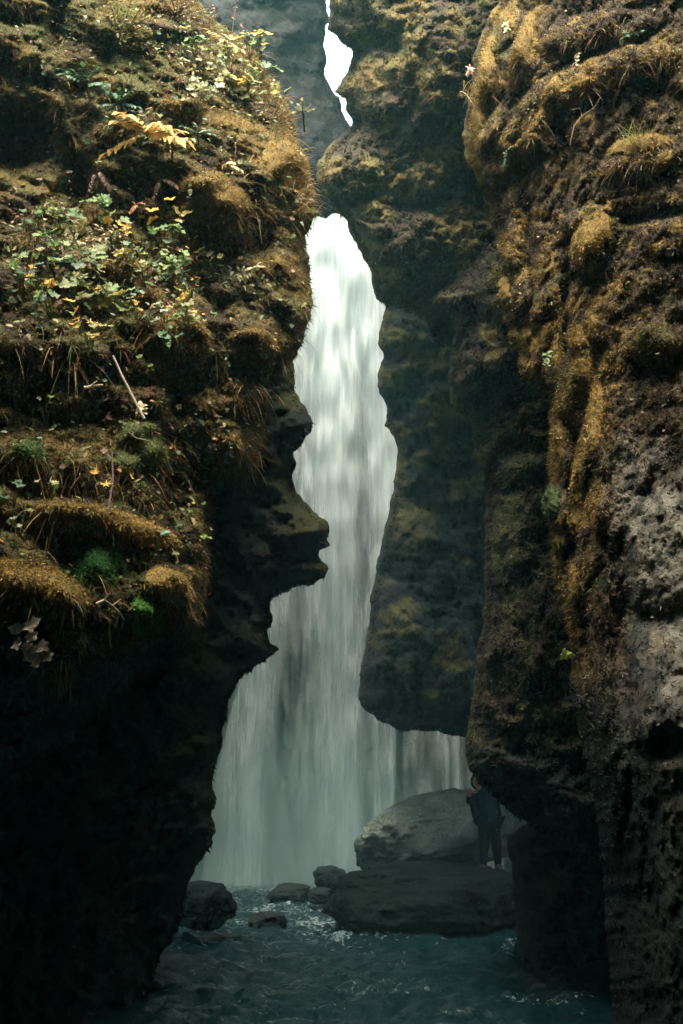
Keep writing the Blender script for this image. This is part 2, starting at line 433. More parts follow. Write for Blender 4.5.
def col_mid(p, u, v, bump, dist):
    m = fbm(p, .7, 4, .6, 8.)
    c = lerp(SOIL * .4, DARKMOSS * 1.0, smooth(m, -.3, .3))
    c = lerp(c, OCHRE * .5, smooth(m + .5 * bump + .3 - .0035 * np.abs(v - 330), .2, .7) * .7)
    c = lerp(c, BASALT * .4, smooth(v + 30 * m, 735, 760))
    return c
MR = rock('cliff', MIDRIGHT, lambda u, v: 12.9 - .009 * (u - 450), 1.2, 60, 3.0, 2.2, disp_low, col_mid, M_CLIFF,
          [(480, 350, 36, 34, .6, 0), (450, 300, 30, 12, .4, 0), (500, 300, 30, 30, .4, 0), (505, 680, 30, 60, .5, 0), (470, 380, 22, 30, .5, 0),
           (520, 560, 30, 80, .4, 0), (500, 770, 34, 20, .4, 20)], 2.2, 6)
tag(MR.o, 'dark mossy middle cliff right of the hanging rock, undercut near the stream', 'cliff', kind='structure')

RIGHT_BUMPS = [(483, 90, 12, 70, .42, 8), (520, 60, 14, 46, .35, 15), (495, 130, 30, 20, .25, -30), (560, 92, 46, 20, .55, -20), (536, 120, 12, 34, .42, 8),
    (630, 62, 70, 16, .5, -12), (600, 30, 60, 20, .35, -10), (640, 160, 44, 18, .42, -12), (590, 245, 20, 38, .45, 28), (590, 225, 30, 20, .35, -20),
    (512, 240, 14, 50, .35, 0), (518, 290, 14, 30, .35, 0), (508, 325, 14, 36, .38, 0), (525, 360, 14, 34, .32, 0), (545, 300, 12, 60, .25, 0),
    (560, 420, 14, 90, .45, 0), (556, 520, 12, 60, .35, 0), (578, 380, 14, 60, .35, 0), (590, 440, 12, 50, .3, 0), (600, 490, 10, 60, .25, 0),
    (655, 345, 34, 24, .25, 0), (650, 410, 60, 30, .15, 0), (680, 240, 40, 20, .2, 0), (700, 60, 40, 40, .4, 0), (572, 620, 12, 80, .25, 0),
    (660, 560, 50, 70, .3, 10), (670, 720, 40, 50, .4, 0), (650, 660, 40, 40, .25, 0), (610, 760, 20, 120, .3, 0), (565, 330, 7, 80, -.3, 0), (622, 650, 14, 150, -.25, 0),
    (668, 745, 22, 22, -.4, 0), (574, 500, 7, 90, -.2, 0), (655, 215, 40, 10, -.25, -10), (560, 110, 24, 8, -.3, -15), (645, 78, 36, 8, -.3, -10)]
def disp_right(p, u, v):
    w = p + .25 * np.stack([noise(p, .7), noise(p, .7, 9.), noise(p, .7, 19.)], -1)
    drape = billow(w, (.38, .6, 1.3), 3, .5, 4.)
    lump = billow(w, (.5, .9, .8), 3, .5, 14.)
    k = smooth(u + .15 * (v - 300), 590, 660)
    low = smooth(v, 430, 520) * smooth(u, 600, 660)
    return .28 * fbm(p, 2.2, 2, .5, 3.) + .20 * drape * (1 - k) + .10 * lump * k * (1 - .6 * low) + (1 - .45 * low) * (.05 * fbm(p, (.22, .22, .4), 4, .65) + .022 * billow(p, .10, 3, .6)) + .05 * low * fbm(p, (.3, .3, .5), 5, .7, 6.)
def mossmask_right(p, u, v, bump):
    s = fbm(p, (.16, .16, .9), 4, .6, 12.)
    edge_ = smooth(-u + 505 + .12 * np.clip(v - 200, 0, 800), -60, 10)
    strip = smooth(u, 540, 552) * (1 - smooth(u + 25 * s + .10 * (v - 450), 600, 622)) * smooth(v, 260, 330) * (1 - smooth(v + 60 * s, 560, 760))
    top = smooth(fbm(p, (.30, .30, .14), 5, .7, 21.) + .45 * fbm(p, .9, 2, .5, 61.) + 1.1 * bump, .26, .6) * (1 - smooth(v, 400, 470))
    return np.clip(.9 * edge_ * (1 - smooth(v, 560, 760)) * smooth(s + .6 * bump + .12, -.05, .4) + strip * smooth(s + bump * .8, -.2, .25) + top, 0, 1)
def col_right(p, u, v, bump, dist):
    h = fbm(p, .10, 4, .75, 70.); s = fbm(p, (.5, .5, .9), 4, .6, 3.)
    c = lerp(SOIL * .7, SOIL * 1.7 + .005, smooth(.6 * s + 1.1 * h, -.5, .6))
    grey = smooth(u + 35 * s - .08 * (v - 600), 605, 650) * smooth(v + 50 * s, 425, 500)
    gcol = GREY * (1 + .7 * h[:, None])
    gcol = lerp(gcol, np.array((.19, .14, .085)), smooth(fbm(p, .5, 3, .6, 41.), .05, .5) * .5)
    gcol = lerp(gcol, BASALT * 1.1, smooth(fbm(p, (.4, .4, .6), 4, .6, 91.), .1, .45) * .75)
    c = lerp(c, gcol * 1.05, grey)
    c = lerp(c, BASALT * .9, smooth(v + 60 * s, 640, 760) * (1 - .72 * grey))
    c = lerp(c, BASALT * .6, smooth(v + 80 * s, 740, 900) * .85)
    mk = mossmask_right(p, u, v, bump)
    mc = lerp(OCHRE * .92, OLIVE * 1.2, smooth(fbm(p, .5, 3, .5, 7.), -.05, .5))
    return lerp(c, mc, mk * .9)
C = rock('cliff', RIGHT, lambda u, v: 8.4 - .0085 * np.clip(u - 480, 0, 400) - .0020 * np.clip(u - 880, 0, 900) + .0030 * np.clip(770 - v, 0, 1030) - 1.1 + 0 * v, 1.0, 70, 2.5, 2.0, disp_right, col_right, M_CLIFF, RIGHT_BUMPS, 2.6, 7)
tag(C.o, 'near right cliff of brown earth and grey stone with ochre moss drapes down its edge', 'cliff', kind='structure')

# chamber behind the fall
def chamber():
    nx, nz = 220, 200
    s = np.linspace(-1, 1, nx); z = np.linspace(-1.5, 33, nz)
    S, Z = np.meshgrid(s, z)
    ang = S * 2.25
    Z = np.where(Z > 0, Z * (1 + .6 * smooth(np.abs(S - .07), .13, .22)), Z)
    X = -.8 + (9.0 - 3.4 * np.clip(Z / 33, 0, 1)) * np.sin(ang); Y = 29.5 + 10.5 * np.cos(ang) + .04 * (Z - 10)
    p = np.stack([X.ravel(), Y.ravel(), Z.ravel()], 1)
    d = 1.1 * fbm(p, 5.0, 4, .55) + .5 * billow(p, (1.5, 1.5, 3.), 3)
    nrm = np.stack([np.sin(ang).ravel(), np.cos(ang).ravel(), 0 * ang.ravel()], 1)
    pin = p - nrm * d[:, None]; pin[:, 2] += np.where(Z.ravel() > 32.9, 1.5 * noise(p, 3.0), 0)
    pout = p + nrm * 6.0
    idx = np.arange(nx * nz).reshape(nz, nx)
    f1 = np.stack([idx[:-1, :-1].ravel(), idx[1:, :-1].ravel(), idx[1:, 1:].ravel(), idx[:-1, 1:].ravel()], 1)
    n = nx * nz
    f2 = f1[:, ::-1] + n
    def strip(a): return np.stack([a[:-1], a[1:], a[1:] + n, a[:-1] + n], 1)
    f = np.concatenate([f1, f2, strip(idx[-1]), strip(idx[0]), strip(idx[:, 0]), strip(idx[:, -1])])
    cc = lerp(BASALT * .9, DARKMOSS * .9, smooth(fbm(p, 2.0, 3), -.1, .5))
    me = np_mesh('cliff', np.concatenate([pin, pout]), f, np.concatenate([cc, cc]))
    o = link('cliff', me, M_BASALT)
    tag(o, 'round dark rock wall of the chamber behind the waterfall', 'cliff', kind='structure')
chamber()


def mouth():
    """unseen cliff added round and behind the viewpoint to shade the gorge, open to the sky above"""
    nx, nz = 150, 110
    s = np.linspace(-1, 1, nx); z = np.linspace(-1.5, BACK_TOP, nz)
    S, Z = np.meshgrid(s, z); ang = S * 2.25
    X = .2 - 6.3 * np.sin(ang); Y = 1.5 - 6.8 * np.cos(ang) + 4.2 * smooth(Z, 4, 24) * (np.cos(ang) > 0) * np.cos(ang)
    p = np.stack([X.ravel(), Y.ravel(), Z.ravel()], 1)
    nrm = np.stack([-np.sin(ang).ravel(), -np.cos(ang).ravel(), 0 * ang.ravel()], 1)
    d = .8 * fbm(p, 3.0, 4, .55)
    pin = p - nrm * d[:, None]; pin[:, 2] += np.where(Z.ravel() > BACK_TOP - .1, 1.5 * noise(p, 2.5), 0)
    pout = p + nrm * 4.0; n = nx * nz
    idx = np.arange(n).reshape(nz, nx)
    f1 = np.stack([idx[:-1, :-1].ravel(), idx[1:, :-1].ravel(), idx[1:, 1:].ravel(), idx[:-1, 1:].ravel()], 1)
    def strip(a): return np.stack([a[:-1], a[1:], a[1:] + n, a[:-1] + n], 1)
    f = np.concatenate([f1, f1[:, ::-1] + n, strip(idx[-1]), strip(idx[0]), strip(idx[:, 0]), strip(idx[:, -1])])
    cc = lerp(BASALT * .8, DARKMOSS * .8, smooth(fbm(p, 1.5, 3), -.1, .5))
    o = link('cliff', np_mesh('cliff', np.concatenate([pin, pout]), f, np.concatenate([cc, cc])), M_BASALT)
    tag(o, 'unseen dark cliff added behind the viewpoint to shade the gorge', 'cliff', kind='structure')
BACK_TOP = 19.0  # rim height of the added cliff, set to keep sun off the lower walls
mouth()

# ------------------------------------------------------------------ stream bed and water
def sheet(name, x0, x1, y0, y1, nx, ny, zf, mat, colf=None, extra=None):
    X, Y = np.meshgrid(np.linspace(x0, x1, nx), np.linspace(0, 1, ny) ** 1.5 * (y1 - y0) + y0)
    p = np.stack([X.ravel(), Y.ravel(), 0 * X.ravel()], 1)
    p[:, 2] = zf(p)
    idx = np.arange(nx * ny).reshape(ny, nx)
    f = np.stack([idx[:-1, :-1].ravel(), idx[:-1, 1:].ravel(), idx[1:, 1:].ravel(), idx[1:, :-1].ravel()], 1)
    me = np_mesh(name, p, f, colf(p) if colf else None, extra=extra(p) if extra else None)
    return link(name, me, mat)
g = sheet('ground', -300, 300, -200, 400, 160, 160, lambda p: -.8 + .1 * noise(p, 3.0), M_BASALT, lambda p: np.tile(BASALT, (len(p), 1)))
tag(g, 'dark rocky stream bed', 'ground', kind='structure')

def water_mat():
    m, nt, b = new_mat('stream_water'); N = nt.nodes; L = nt.links
    at = N.new('ShaderNodeAttribute'); at.attribute_name = 'foam'
    tc = N.new('ShaderNodeTexCoord')
    mp = N.new('ShaderNodeMapping'); mp.inputs['Scale'].default_value = (1.0, .55, 1.0)
    L.new(tc.outputs['Object'], mp.inputs[0])
    n = N.new('ShaderNodeTexNoise'); n.inputs['Scale'].default_value = 11; n.inputs['Detail'].default_value = 9; n.inputs['Roughness'].default_value = .78
    L.new(mp.outputs[0], n.inputs['Vector'])
    ad = N.new('ShaderNodeMath'); ad.operation = 'ADD'; L.new(n.outputs[0], ad.inputs[0]); L.new(at.outputs['Fac'], ad.inputs[1])
    mr = N.new('ShaderNodeMapRange'); mr.inputs[1].default_value = .64; mr.inputs[2].default_value = .84
    L.new(ad.outputs[0], mr.inputs[0])
    mx = N.new('ShaderNodeMix'); mx.data_type = 'RGBA'
    mx.inputs[6].default_value = (.0025, .013, .0155, 1); mx.inputs[7].default_value = (.20, .27, .26, 1)
    L.new(mr.outputs[0], mx.inputs[0]); L.new(mx.outputs[2], b.inputs['Base Color'])
    rr = N.new('ShaderNodeMapRange'); rr.inputs[3].default_value = .12; rr.inputs[4].default_value = .8
    L.new(mr.outputs[0], rr.inputs[0]); L.new(rr.outputs[0], b.inputs['Roughness'])
    b.inputs['IOR'].default_value = 1.33
    n2 = N.new('ShaderNodeTexNoise'); n2.inputs['Scale'].default_value = 9; n2.inputs['Detail'].default_value = 6; n2.inputs['Roughness'].default_value = .6
    L.new(mp.outputs[0], n2.inputs['Vector'])
    bp = N.new('ShaderNodeBump'); bp.inputs['Strength'].default_value = .8; bp.inputs['Distance'].default_value = .06
    L.new(n2.outputs[0], bp.inputs['Height']); L.new(bp.outputs[0], b.inputs['Normal'])
    return m
M_WATER = water_mat()
def water_z(p):
    return .10 * fbm(p, (.8, 1.1, 1), 4, .65) + .05 * billow(p, (.3, .45, 1), 3, .6, 3.) - .03
def foam(p):
    x, y = p[:, 0], p[:, 1]
    f = .02 + .10 * fbm(p, (1.0, 1.8, 1), 5, .75, 8.)
    for (u, v, ru, rv, a) in ((300, 915, 50, 10, .10), (340, 934, 40, 9, .09), (250, 900, 60, 10, .05), (280, 888, 120, 8, .10), (360, 945, 40, 10, .05)):
        q = P(u, v, 20.0); t = CAMZ / (CAMZ - q[2]); cx, cyy = q[0] * t, 20.0 * t
        q1 = P(u, v - rv, 20.0); t1 = CAMZ / max(CAMZ - q1[2], .05); ry = abs(20.0 * t1 - cyy); rx = ru / F_ * cyy
        f = f + a * np.exp(-((x - cx) / rx) ** 2 - ((y - cyy) / max(ry, .5)) ** 2)
    return {'foam': f}
wt = sheet('water', -16, 16, 3.0, 39.5, 420, 560, water_z, M_WATER, extra=foam)
tag(wt, 'dark teal stream running over stones with flecks of foam', 'stream', kind='structure')

# ------------------------------------------------------------------ waterfall
def fall_mat():
    m, nt, b = new_mat('falling_water'); N = nt.nodes; L = nt.links
    at = N.new('ShaderNodeAttribute'); at.attribute_name = 'dens'
    tc = N.new('ShaderNodeTexCoord'); mp = N.new('ShaderNodeMapping'); mp.inputs['Scale'].default_value = (1.9, 1.0, .15)
    L.new(tc.outputs['Object'], mp.inputs[0])
    n = N.new('ShaderNodeTexNoise'); n.inputs['Scale'].default_value = 1.0; n.inputs['Detail'].default_value = 9; n.inputs['Roughness'].default_value = .66
    n.inputs['Distortion'].default_value = .3
    L.new(mp.outputs[0], n.inputs['Vector'])
    mp2 = N.new('ShaderNodeMapping'); mp2.inputs['Scale'].default_value = (8.0, 1.0, .5); L.new(tc.outputs['Object'], mp2.inputs[0])
    nf = N.new('ShaderNodeTexNoise'); nf.inputs['Scale'].default_value = 1.0; nf.inputs['Detail'].default_value = 8; nf.inputs['Roughness'].default_value = .75
    L.new(mp2.outputs[0], nf.inputs['Vector'])
    av = N.new('ShaderNodeMath'); av.operation = 'ADD'; L.new(n.outputs[0], av.inputs[0]); L.new(nf.outputs[0], av.inputs[1])
    ma = N.new('ShaderNodeMath'); ma.operation = 'MULTIPLY_ADD'; ma.inputs[1].default_value = .95; ma.inputs[2].default_value = -.95
    L.new(av.outputs[0], ma.inputs[0])
    ad = N.new('ShaderNodeMath'); ad.operation = 'ADD'; L.new(ma.outputs[0], ad.inputs[0]); L.new(at.outputs['Fac'], ad.inputs[1])
    mul = N.new('ShaderNodeMath'); mul.operation = 'MULTIPLY'; mul.use_clamp = True
    mr = N.new('ShaderNodeMapRange'); mr.inputs[1].default_value = -.25; mr.inputs[2].default_value = 1.0
    L.new(ad.outputs[0], mr.inputs[0])
    tr = N.new('ShaderNodeBsdfTransparent')
    df = N.new('ShaderNodeBsdfDiffuse'); df.inputs[0].default_value = (.76, .88, .90, 1)
    tl = N.new('ShaderNodeBsdfTranslucent'); tl.inputs[0].default_value = (.76, .88, .90, 1)
    m1 = N.new('ShaderNodeMixShader'); m1.inputs[0].default_value = .25
    L.new(df.outputs[0], m1.inputs[1]); L.new(tl.outputs[0], m1.inputs[2])
    m2 = N.new('ShaderNodeMixShader'); L.new(mr.outputs[0], m2.inputs[0]); L.new(tr.outputs[0], m2.inputs[1]); L.new(m1.outputs[0], m2.inputs[2])
    L.new(m2.outputs[0], N['Material Output'].inputs[0])
    bp = N.new('ShaderNodeBump'); bp.inputs['Strength'].default_value = .35; bp.inputs['Distance'].default_value = .15
    L.new(av.outputs[0], bp.inputs['Height']); L.new(bp.outputs[0], df.inputs['Normal'])
    return m
M_FALL = fall_mat()

def col_gauss(u, v, path, w):
    c = np.interp(v, [q[1] for q in path], [q[0] for q in path]); ww = np.interp(v, [0, 900], [w * .8, w * 1.2])
    return np.exp(-((u - c) / ww) ** 2)

def fall_layer(Y, seed, k, u0f, u1f, v0, v1, dens):
    us = np.linspace(0, 1, 150); vv = np.linspace(v0, v1, 260)
    S, V = np.meshgrid(us, vv)
    u0 = u0f(V); u1 = u1f(V); U = u0 + (u1 - u0) * S
    p = P(U.ravel(), V.ravel(), np.full(U.size, Y))
    r = .35 * fbm(p, (1.1, 1, 7.0), 3, .55, seed) + .25 * noise(p, (.4, 1, 1.6), seed + 5)
    dn = dens(U.ravel(), V.ravel(), p) * k
    p[:, 1] -= r + .5 * np.clip(dn, 0, 1)
    e = np.minimum(S, 1 - S).ravel()
    dn = dn - 1.2 * (1 - smooth(e, 0, .06))
    idx = np.arange(U.size).reshape(U.shape)
    f = np.stack([idx[:-1, :-1].ravel(), idx[1:, :-1].ravel(), idx[1:, 1:].ravel(), idx[:-1, 1:].ravel()], 1)
    return p, f, dn

def dens_main(u, v, p):
    d = .22 + .80 * smooth(-v, -440, -250) - .32 * smooth(v, 400, 680)
    g_ = 1 - .68 * smooth(v, 420, 780)
    d = d + .75 * g_ * col_gauss(u, v, [(332, 200), (330, 400), (325, 600), (331, 880)], 13)
    d = d + .65 * g_ * col_gauss(u, v, [(362, 260), (380, 400), (388, 480), (386, 880)], 12)
    d = d + .35 * col_gauss(u, v, [(345, 200), (350, 500), (352, 880)], 14)
    d = d + .45 * col_gauss(u, v, [(305, 440), (272, 620), (250, 740), (240, 880)], 13) * smooth(v, 560, 680)
    d = d - .30 * col_gauss(u, v, [(358, 300), (364, 420), (366, 640)], 6)
    d = d - .22 * col_gauss(u, v, [(300, 500), (288, 740), (285, 880)], 18) * smooth(v, 560, 680)
    d = d + .12 * smooth(v, 840, 885)
    return d
V, Fc, D = [], [], []; n0 = 0
for Y, sd, k in ((36.0, 1., .75), (35.2, 22., .62), (34.6, 47., .5)):
    p, f, dn = fall_layer(Y, sd, k, lambda v: np.interp(v, [130, 450, 650, 780, 890], [292, 284, 238, 205, 190]),
                          lambda v: np.interp(v, [130, 300, 420, 600, 800, 890], [352, 398, 408, 406, 404, 410]), 130, 892, dens_main)
    V.append(p); Fc.append(f + n0); D.append(dn); n0 += len(p)
me = np_mesh('waterfall', np.concatenate(V), np.concatenate(Fc), extra={'dens': np.concatenate(D)})
wf = link('waterfall', me, M_FALL)
tag(wf, 'tall white waterfall plunging through the gap between the dark rocks', 'waterfall', kind='structure')
p, f, dn = fall_layer(34.0, 70., 1.0, lambda v: 398 + 0 * v, lambda v: 510 + 0 * v, 560, 885,
                      lambda u, v, p: -.02 + .26 * col_gauss(u, v, [(452, 700), (455, 880)], 11))
me = np_mesh('waterfall', p, f, extra={'dens': dn})
wf2 = link('waterfall', me, M_FALL)
tag(wf2, 'thin faint veil of falling water behind the pale boulder under the hanging rock', 'waterfall', kind='structure')

# ------------------------------------------------------------------ boulders in the stream
def boulder(u, v, Y, su, sv, sy, seed, label, colr, z_sink=.0, flat=.3, group=None, rot=0.0, name='boulder', pale_top=None, mat=None, rough=1.0):
    """centre seen at (u, v), half sizes su, sv in photo points, half depth sy metres"""
    import bmesh
    bm = bmesh.new(); bmesh.ops.create_icosphere(bm, subdivisions=6, radius=1.0)
    co = np.array([w.co[:] for w in bm.verts]); fs = np.array([[w.index for w in f_.verts] for f_ in bm.faces]); bm.free()
    c = P(u, v, Y); c1 = P(u + su, v, Y); c2 = P(u, v - sv, Y)
    rx = abs(c1[0] - c[0]); rz = abs(c2[2] - c[2])
    n = co / np.linalg.norm(co, axis=1)[:, None]
    # squarish boulder: superellipsoid, facetted by planes, then noise
    q = np.sign(n) * np.abs(n) ** .82; r = np.ones(len(n))
    rr = np.random.default_rng(seed)
    pl = rr.normal(size=(11, 3)); pl /= np.linalg.norm(pl, axis=1)[:, None]
    for k in range(11):
        d = n @ pl[k]; lim = .80 + .16 * rr.random()
        r = np.where(d * r > lim, lim / np.maximum(d, 1e-3), r)
    off = seed * 5.3
    r = r * (1 + .15 * rough * fbm(n, .9, 2, .5, off) + .08 * rough * fbm(n, .35, 4, .6, off) + .02 * billow(n, .12, 3, .6, off))
    pos = q * r[:, None] * np.array([rx, sy, rz])
    ca, sa = math.cos(rot), math.sin(rot)
    pos = np.stack([pos[:, 0] * ca - pos[:, 2] * sa, pos[:, 1], pos[:, 0] * sa + pos[:, 2] * ca], 1)
    wp = pos + c
    base = np.array(colr)
    cc = base * (1 + .45 * fbm(wp, .5, 4, .65, off))[:, None]
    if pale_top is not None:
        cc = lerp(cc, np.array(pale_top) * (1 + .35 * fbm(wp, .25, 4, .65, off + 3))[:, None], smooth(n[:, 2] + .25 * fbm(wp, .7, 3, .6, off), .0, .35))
    me = np_mesh(name, pos, fs, np.clip(cc, .003, 1))
    o = link(name, me, mat or M_BLACK); o.location = c
    tag(o, label, 'boulder', group)
    return o
BD = 'dark boulders in the stream'
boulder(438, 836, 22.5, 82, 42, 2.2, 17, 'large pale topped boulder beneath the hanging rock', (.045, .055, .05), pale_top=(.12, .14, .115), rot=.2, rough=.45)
boulder(425, 902, 19.3, 96, 40, 1.3, 9, 'broad black boulder in front of the pale topped one, meeting the water', (.006, .009, .008))
boulder(205, 904, 17.5, 31, 23, 1.0, 12, 'rounded dark boulder at the foot of the left cliff', (.014, .018, .017), group=BD)
boulder(268, 923, 19.5, 18, 11, .4, 21, 'small low black rock alone in the middle of the stream', (.014, .018, .017), group=BD)
boulder(290, 893, 27.0, 21, 10, .7, 25, 'flat dark rock near the foot of the waterfall', (.014, .018, .017), group=BD)
boulder(330, 878, 27.5, 16, 12, .7, 31, 'dark upright stone touching the left end of the broad black boulder, nearest the fall', (.014, .018, .017), group=BD)
boulder(322, 896, 25.0, 14, 8, .5, 34, 'low wet stone beside the upright one left of the broad black boulder', (.014, .018, .017), group=BD)
BANK = [(507, 845), (510, 834), (524, 824), (560, 812), (620, 812), (700, 830), (900, 900), (900, 1300), (520, 1300), (512, 1000), (516, 935), (512, 880)]
bk = rock('boulder', BANK, lambda u, v: 15.6 - .008 * np.clip(u - 520, 0, 300) + 0 * v, 1.2, 60, 1.6, 3.0, disp_low, col_dark(.3), M_BLACK, (), 2.0, 9)
tag(bk.o, 'black rock bank at the right under the undercut cliff', 'boulder')

# ------------------------------------------------------------------ haze
def haze(name, lo, hi, dens, colr, aniso=.2, ell=False, label='', tint=None):
    import bmesh
    bm = bmesh.new()
    if ell:
        bmesh.ops.create_icosphere(bm, subdivisions=4, radius=1.0)
    else:
        bmesh.ops.create_cube(bm, size=2.0)
    lo, hi = Vector(lo), Vector(hi)
    for w in bm.verts:
        w.co = Vector((w.co[k] * (hi[k] - lo[k]) / 2 + (hi[k] + lo[k]) / 2 for k in range(3)))
    me = bpy.data.meshes.new(name); bm.to_mesh(me); bm.free()
    m = bpy.data.materials.new(name); m.use_nodes = True; nt = m.node_tree; nt.nodes.clear()
    vol = nt.nodes.new('ShaderNodeVolumePrincipled'); out = nt.nodes.new('ShaderNodeOutputMaterial')
    vol.inputs['Color'].default_value = (*colr, 1); vol.inputs['Density'].default_value = dens; vol.inputs['Anisotropy'].default_value = aniso
    nt.links.new(vol.outputs[0], out.inputs['Volume'])
    o = link(name, me, m)
    tag(o, label, name, kind='stuff')
haze('haze', (-40, -12, -2.5), (40, 48, 60), .0021, (.34, .82, .84), label='thin damp blue green air filling the gorge')

def mist():
    import bmesh
    bm = bmesh.new(); bmesh.ops.create_icosphere(bm, subdivisions=4, radius=1.0)
    me = bpy.data.meshes.new('mist'); bm.to_mesh(me); bm.free()
    m = bpy.data.materials.new('mist'); m.use_nodes = True; nt = m.node_tree; nt.nodes.clear(); N = nt.nodes; L = nt.links
    vol = N.new('ShaderNodeVolumePrincipled'); out = N.new('ShaderNodeOutputMaterial')
    vol.inputs['Color'].default_value = (.62, .88, .84, 1); vol.inputs['Anisotropy'].default_value = .2
    tc = N.new('ShaderNodeTexCoord'); ln = N.new('ShaderNodeVectorMath'); ln.operation = 'LENGTH'; L.new(tc.outputs['Object'], ln.inputs[0])
    mr = N.new('ShaderNodeMapRange'); mr.interpolation_type = 'SMOOTHSTEP'; mr.inputs[1].default_value = 1.0; mr.inputs[2].default_value = .15
    mr.inputs[3].default_value = 0; mr.inputs[4].default_value = .13; L.new(ln.outputs['Value'], mr.inputs[0])
    n = N.new('ShaderNodeTexNoise'); n.inputs['Scale'].default_value = 2.2; n.inputs['Detail'].default_value = 3; L.new(tc.outputs['Object'], n.inputs['Vector'])
    m2 = N.new('ShaderNodeMapRange'); m2.inputs[1].default_value = .3; m2.inputs[2].default_value = .7; m2.inputs[3].default_value = .3; m2.inputs[4].default_value = 1.5; L.new(n.outputs[0], m2.inputs[0])
    mu = N.new('ShaderNodeMath'); mu.operation = 'MULTIPLY'; L.new(mr.outputs[0], mu.inputs[0]); L.new(m2.outputs[0], mu.inputs[1]); L.new(mu.outputs[0], vol.inputs['Density'])
    L.new(vol.outputs[0], out.inputs['Volume'])
    o = link('mist', me, m); o.location = (-1.6, 33.0, 0.3); o.scale = (7.5, 4.2, 8.0)
    tag(o, 'spray drifting up from the foot of the waterfall', 'mist', kind='stuff')
mist()
# ------------------------------------------------------------------ moss fur, grass and leaves on the cliffs
DOWN = np.array([0, 0, -1.0])

def pick(r, mask, n):
    """n random points on a rock's front, as likely as mask says"""
    m = mask * r.I
    m[-1, :] = 0; m[:, -1] = 0
    w = m.ravel().astype(float); w /= w.sum()
    k = rng.choice(len(w), n, p=w); i, j = np.divmod(k, r.nu)
    a = rng.random((n, 1)); b = rng.random((n, 1))
    p = r.G[i, j] * (1 - a) * (1 - b) + r.G[i, j + 1] * a * (1 - b) + r.G[i + 1, j] * (1 - a) * b + r.G[i + 1, j + 1] * a * b
    return p, r.N[i, j], i, j

def unit(a): return a / np.maximum(np.linalg.norm(a, axis=-1, keepdims=True), 1e-9)

def blades(p, d, L, w, cols, droop=.5, seg=1):
    """thin tapering blades; d unit directions; returns verts, tri faces, colours"""
    n = len(p); L = np.broadcast_to(L, n)[:, None]; w = np.broadcast_to(w, n)[:, None]
    side = unit(np.cross(d, rng.normal(size=(n, 3)))) * w * .5
    V = []
    for s in range(seg):
        t = s / seg
        c = p + d * L * t + DOWN * (droop * L * t * t)
        V += [c - side * (1 - .6 * t), c + side * (1 - .6 * t)]
    V.append(p + d * L + DOWN * droop * L)
    k = len(V)
    verts = np.stack(V, 1).reshape(-1, 3)
    base = (np.arange(n) * k)[:, None]
    T = []
    for s in range(seg - 1):
        T += [[2 * s, 2 * s + 1, 2 * s + 2], [2 * s + 1, 2 * s + 3, 2 * s + 2]]
    T.append([2 * seg - 2, 2 * seg - 1, 2 * seg])
    faces = (base[:, :, None] + np.array(T)[None]).reshape(-1, 3)
    return verts, faces, np.repeat(cols, k, 0)

class Bag:
    def __init__(s): s.v, s.f, s.c, s.n = [], [], [], 0
    def add(s, v, f, c):
        v = np.asarray(v); s.v.append(v); s.f.append(np.asarray(f) + s.n); s.c.append(np.broadcast_to(c, v.shape)); s.n += len(v)
    def link(s, name, mat, parent=None, origin=None, sm=False):
        v = np.concatenate(s.v)
        if origin is not None: v = v - np.array(origin)
        return link(name, np_mesh(name, v, np.concatenate(s.f), np.concatenate(s.c), sm), mat, parent)

def jitter(c, n, s=.3):
    c = np.broadcast_to(c, (n, 3)); return np.clip(c * np.exp(rng.normal(size=(n, 1)) * s) * (1 + .12 * rng.normal(size=(n, 3))), .004, .9)

inframe = lambda r: ((r.U > -40) & (r.U < 723) & (r.V > -40) & (r.V < 1060)).astype(float)

# ---- left cliff: moss fur
def fur(r, mask, n, L, w, gain, hang, label, name='moss', mix=None, droop=.3):
    p, nr, i, j = pick(r, mask, n)
    d = unit(nr * .8 + DOWN * hang + rng.normal(size=(n, 3)) * .45)
    c = jitter(r.col[i, j] * gain, n, .35)
    if mix is not None:
        for frac, colr in mix:
            m = rng.random(n) < frac
            c[m] = jitter(colr, m.sum(), .3)
    ln = L * np.exp(rng.normal(size=n) * .3)
    b = Bag(); b.add(*blades(p - nr * .01, d, ln, w, c, droop, 2))
    o = b.link(name, M_MOSS)
    tag(o, label, 'moss', kind='stuff')
    return o
U, V = A.U, A.V
top_left = inframe(A) * (1 - smooth(V + .0 * U, 632, 668)) * (1 - .85 * smooth(-((U - 25) / 45) ** 2 - ((V - 150) / 60) ** 2, -1, -.3))
fur(A, top_left, 130000, .030, .010, 1.6, .4, 'brown and ochre moss coating the left cliff', mix=((.20, GOLD * .6), (.16, OLIVE * 1.2), (.04, GREEN)))
U, V = C.U, C.V
mk = mossmask_right(C.G.reshape(-1, 3), U.ravel(), V.ravel(), C.bump.ravel()).reshape(U.shape)
fur(C, inframe(C) * (mk + .03 * (1 - smooth(V, 420, 600))), 150000, .026, .009, 1.4, .5, 'ochre moss draped down the edge and ledges of the right cliff', mix=((.12, GOLD * .6), (.08, RUST)))
fur(UP, inframe(UP) * smooth(UP.U, 300, 330), 26000, .06, .018, 1.15, .6, 'olive brown moss on the wedged boulder under the sky gap', mix=((.1, OLIVE * 1.3),))
fur(MR, inframe(MR) * (1 - smooth(MR.V, 690, 740)) * (MR.U < 600), 24000, .05, .014, 1.15, .6, 'dark green brown moss on the middle right cliff')
fur(HG, inframe(HG) * (1 - smooth(HG.V, 640, 720)) * (HG.U < 520), 14000, .07, .018, 1.15, .6, 'dull olive moss on the rock hanging beside the waterfall')

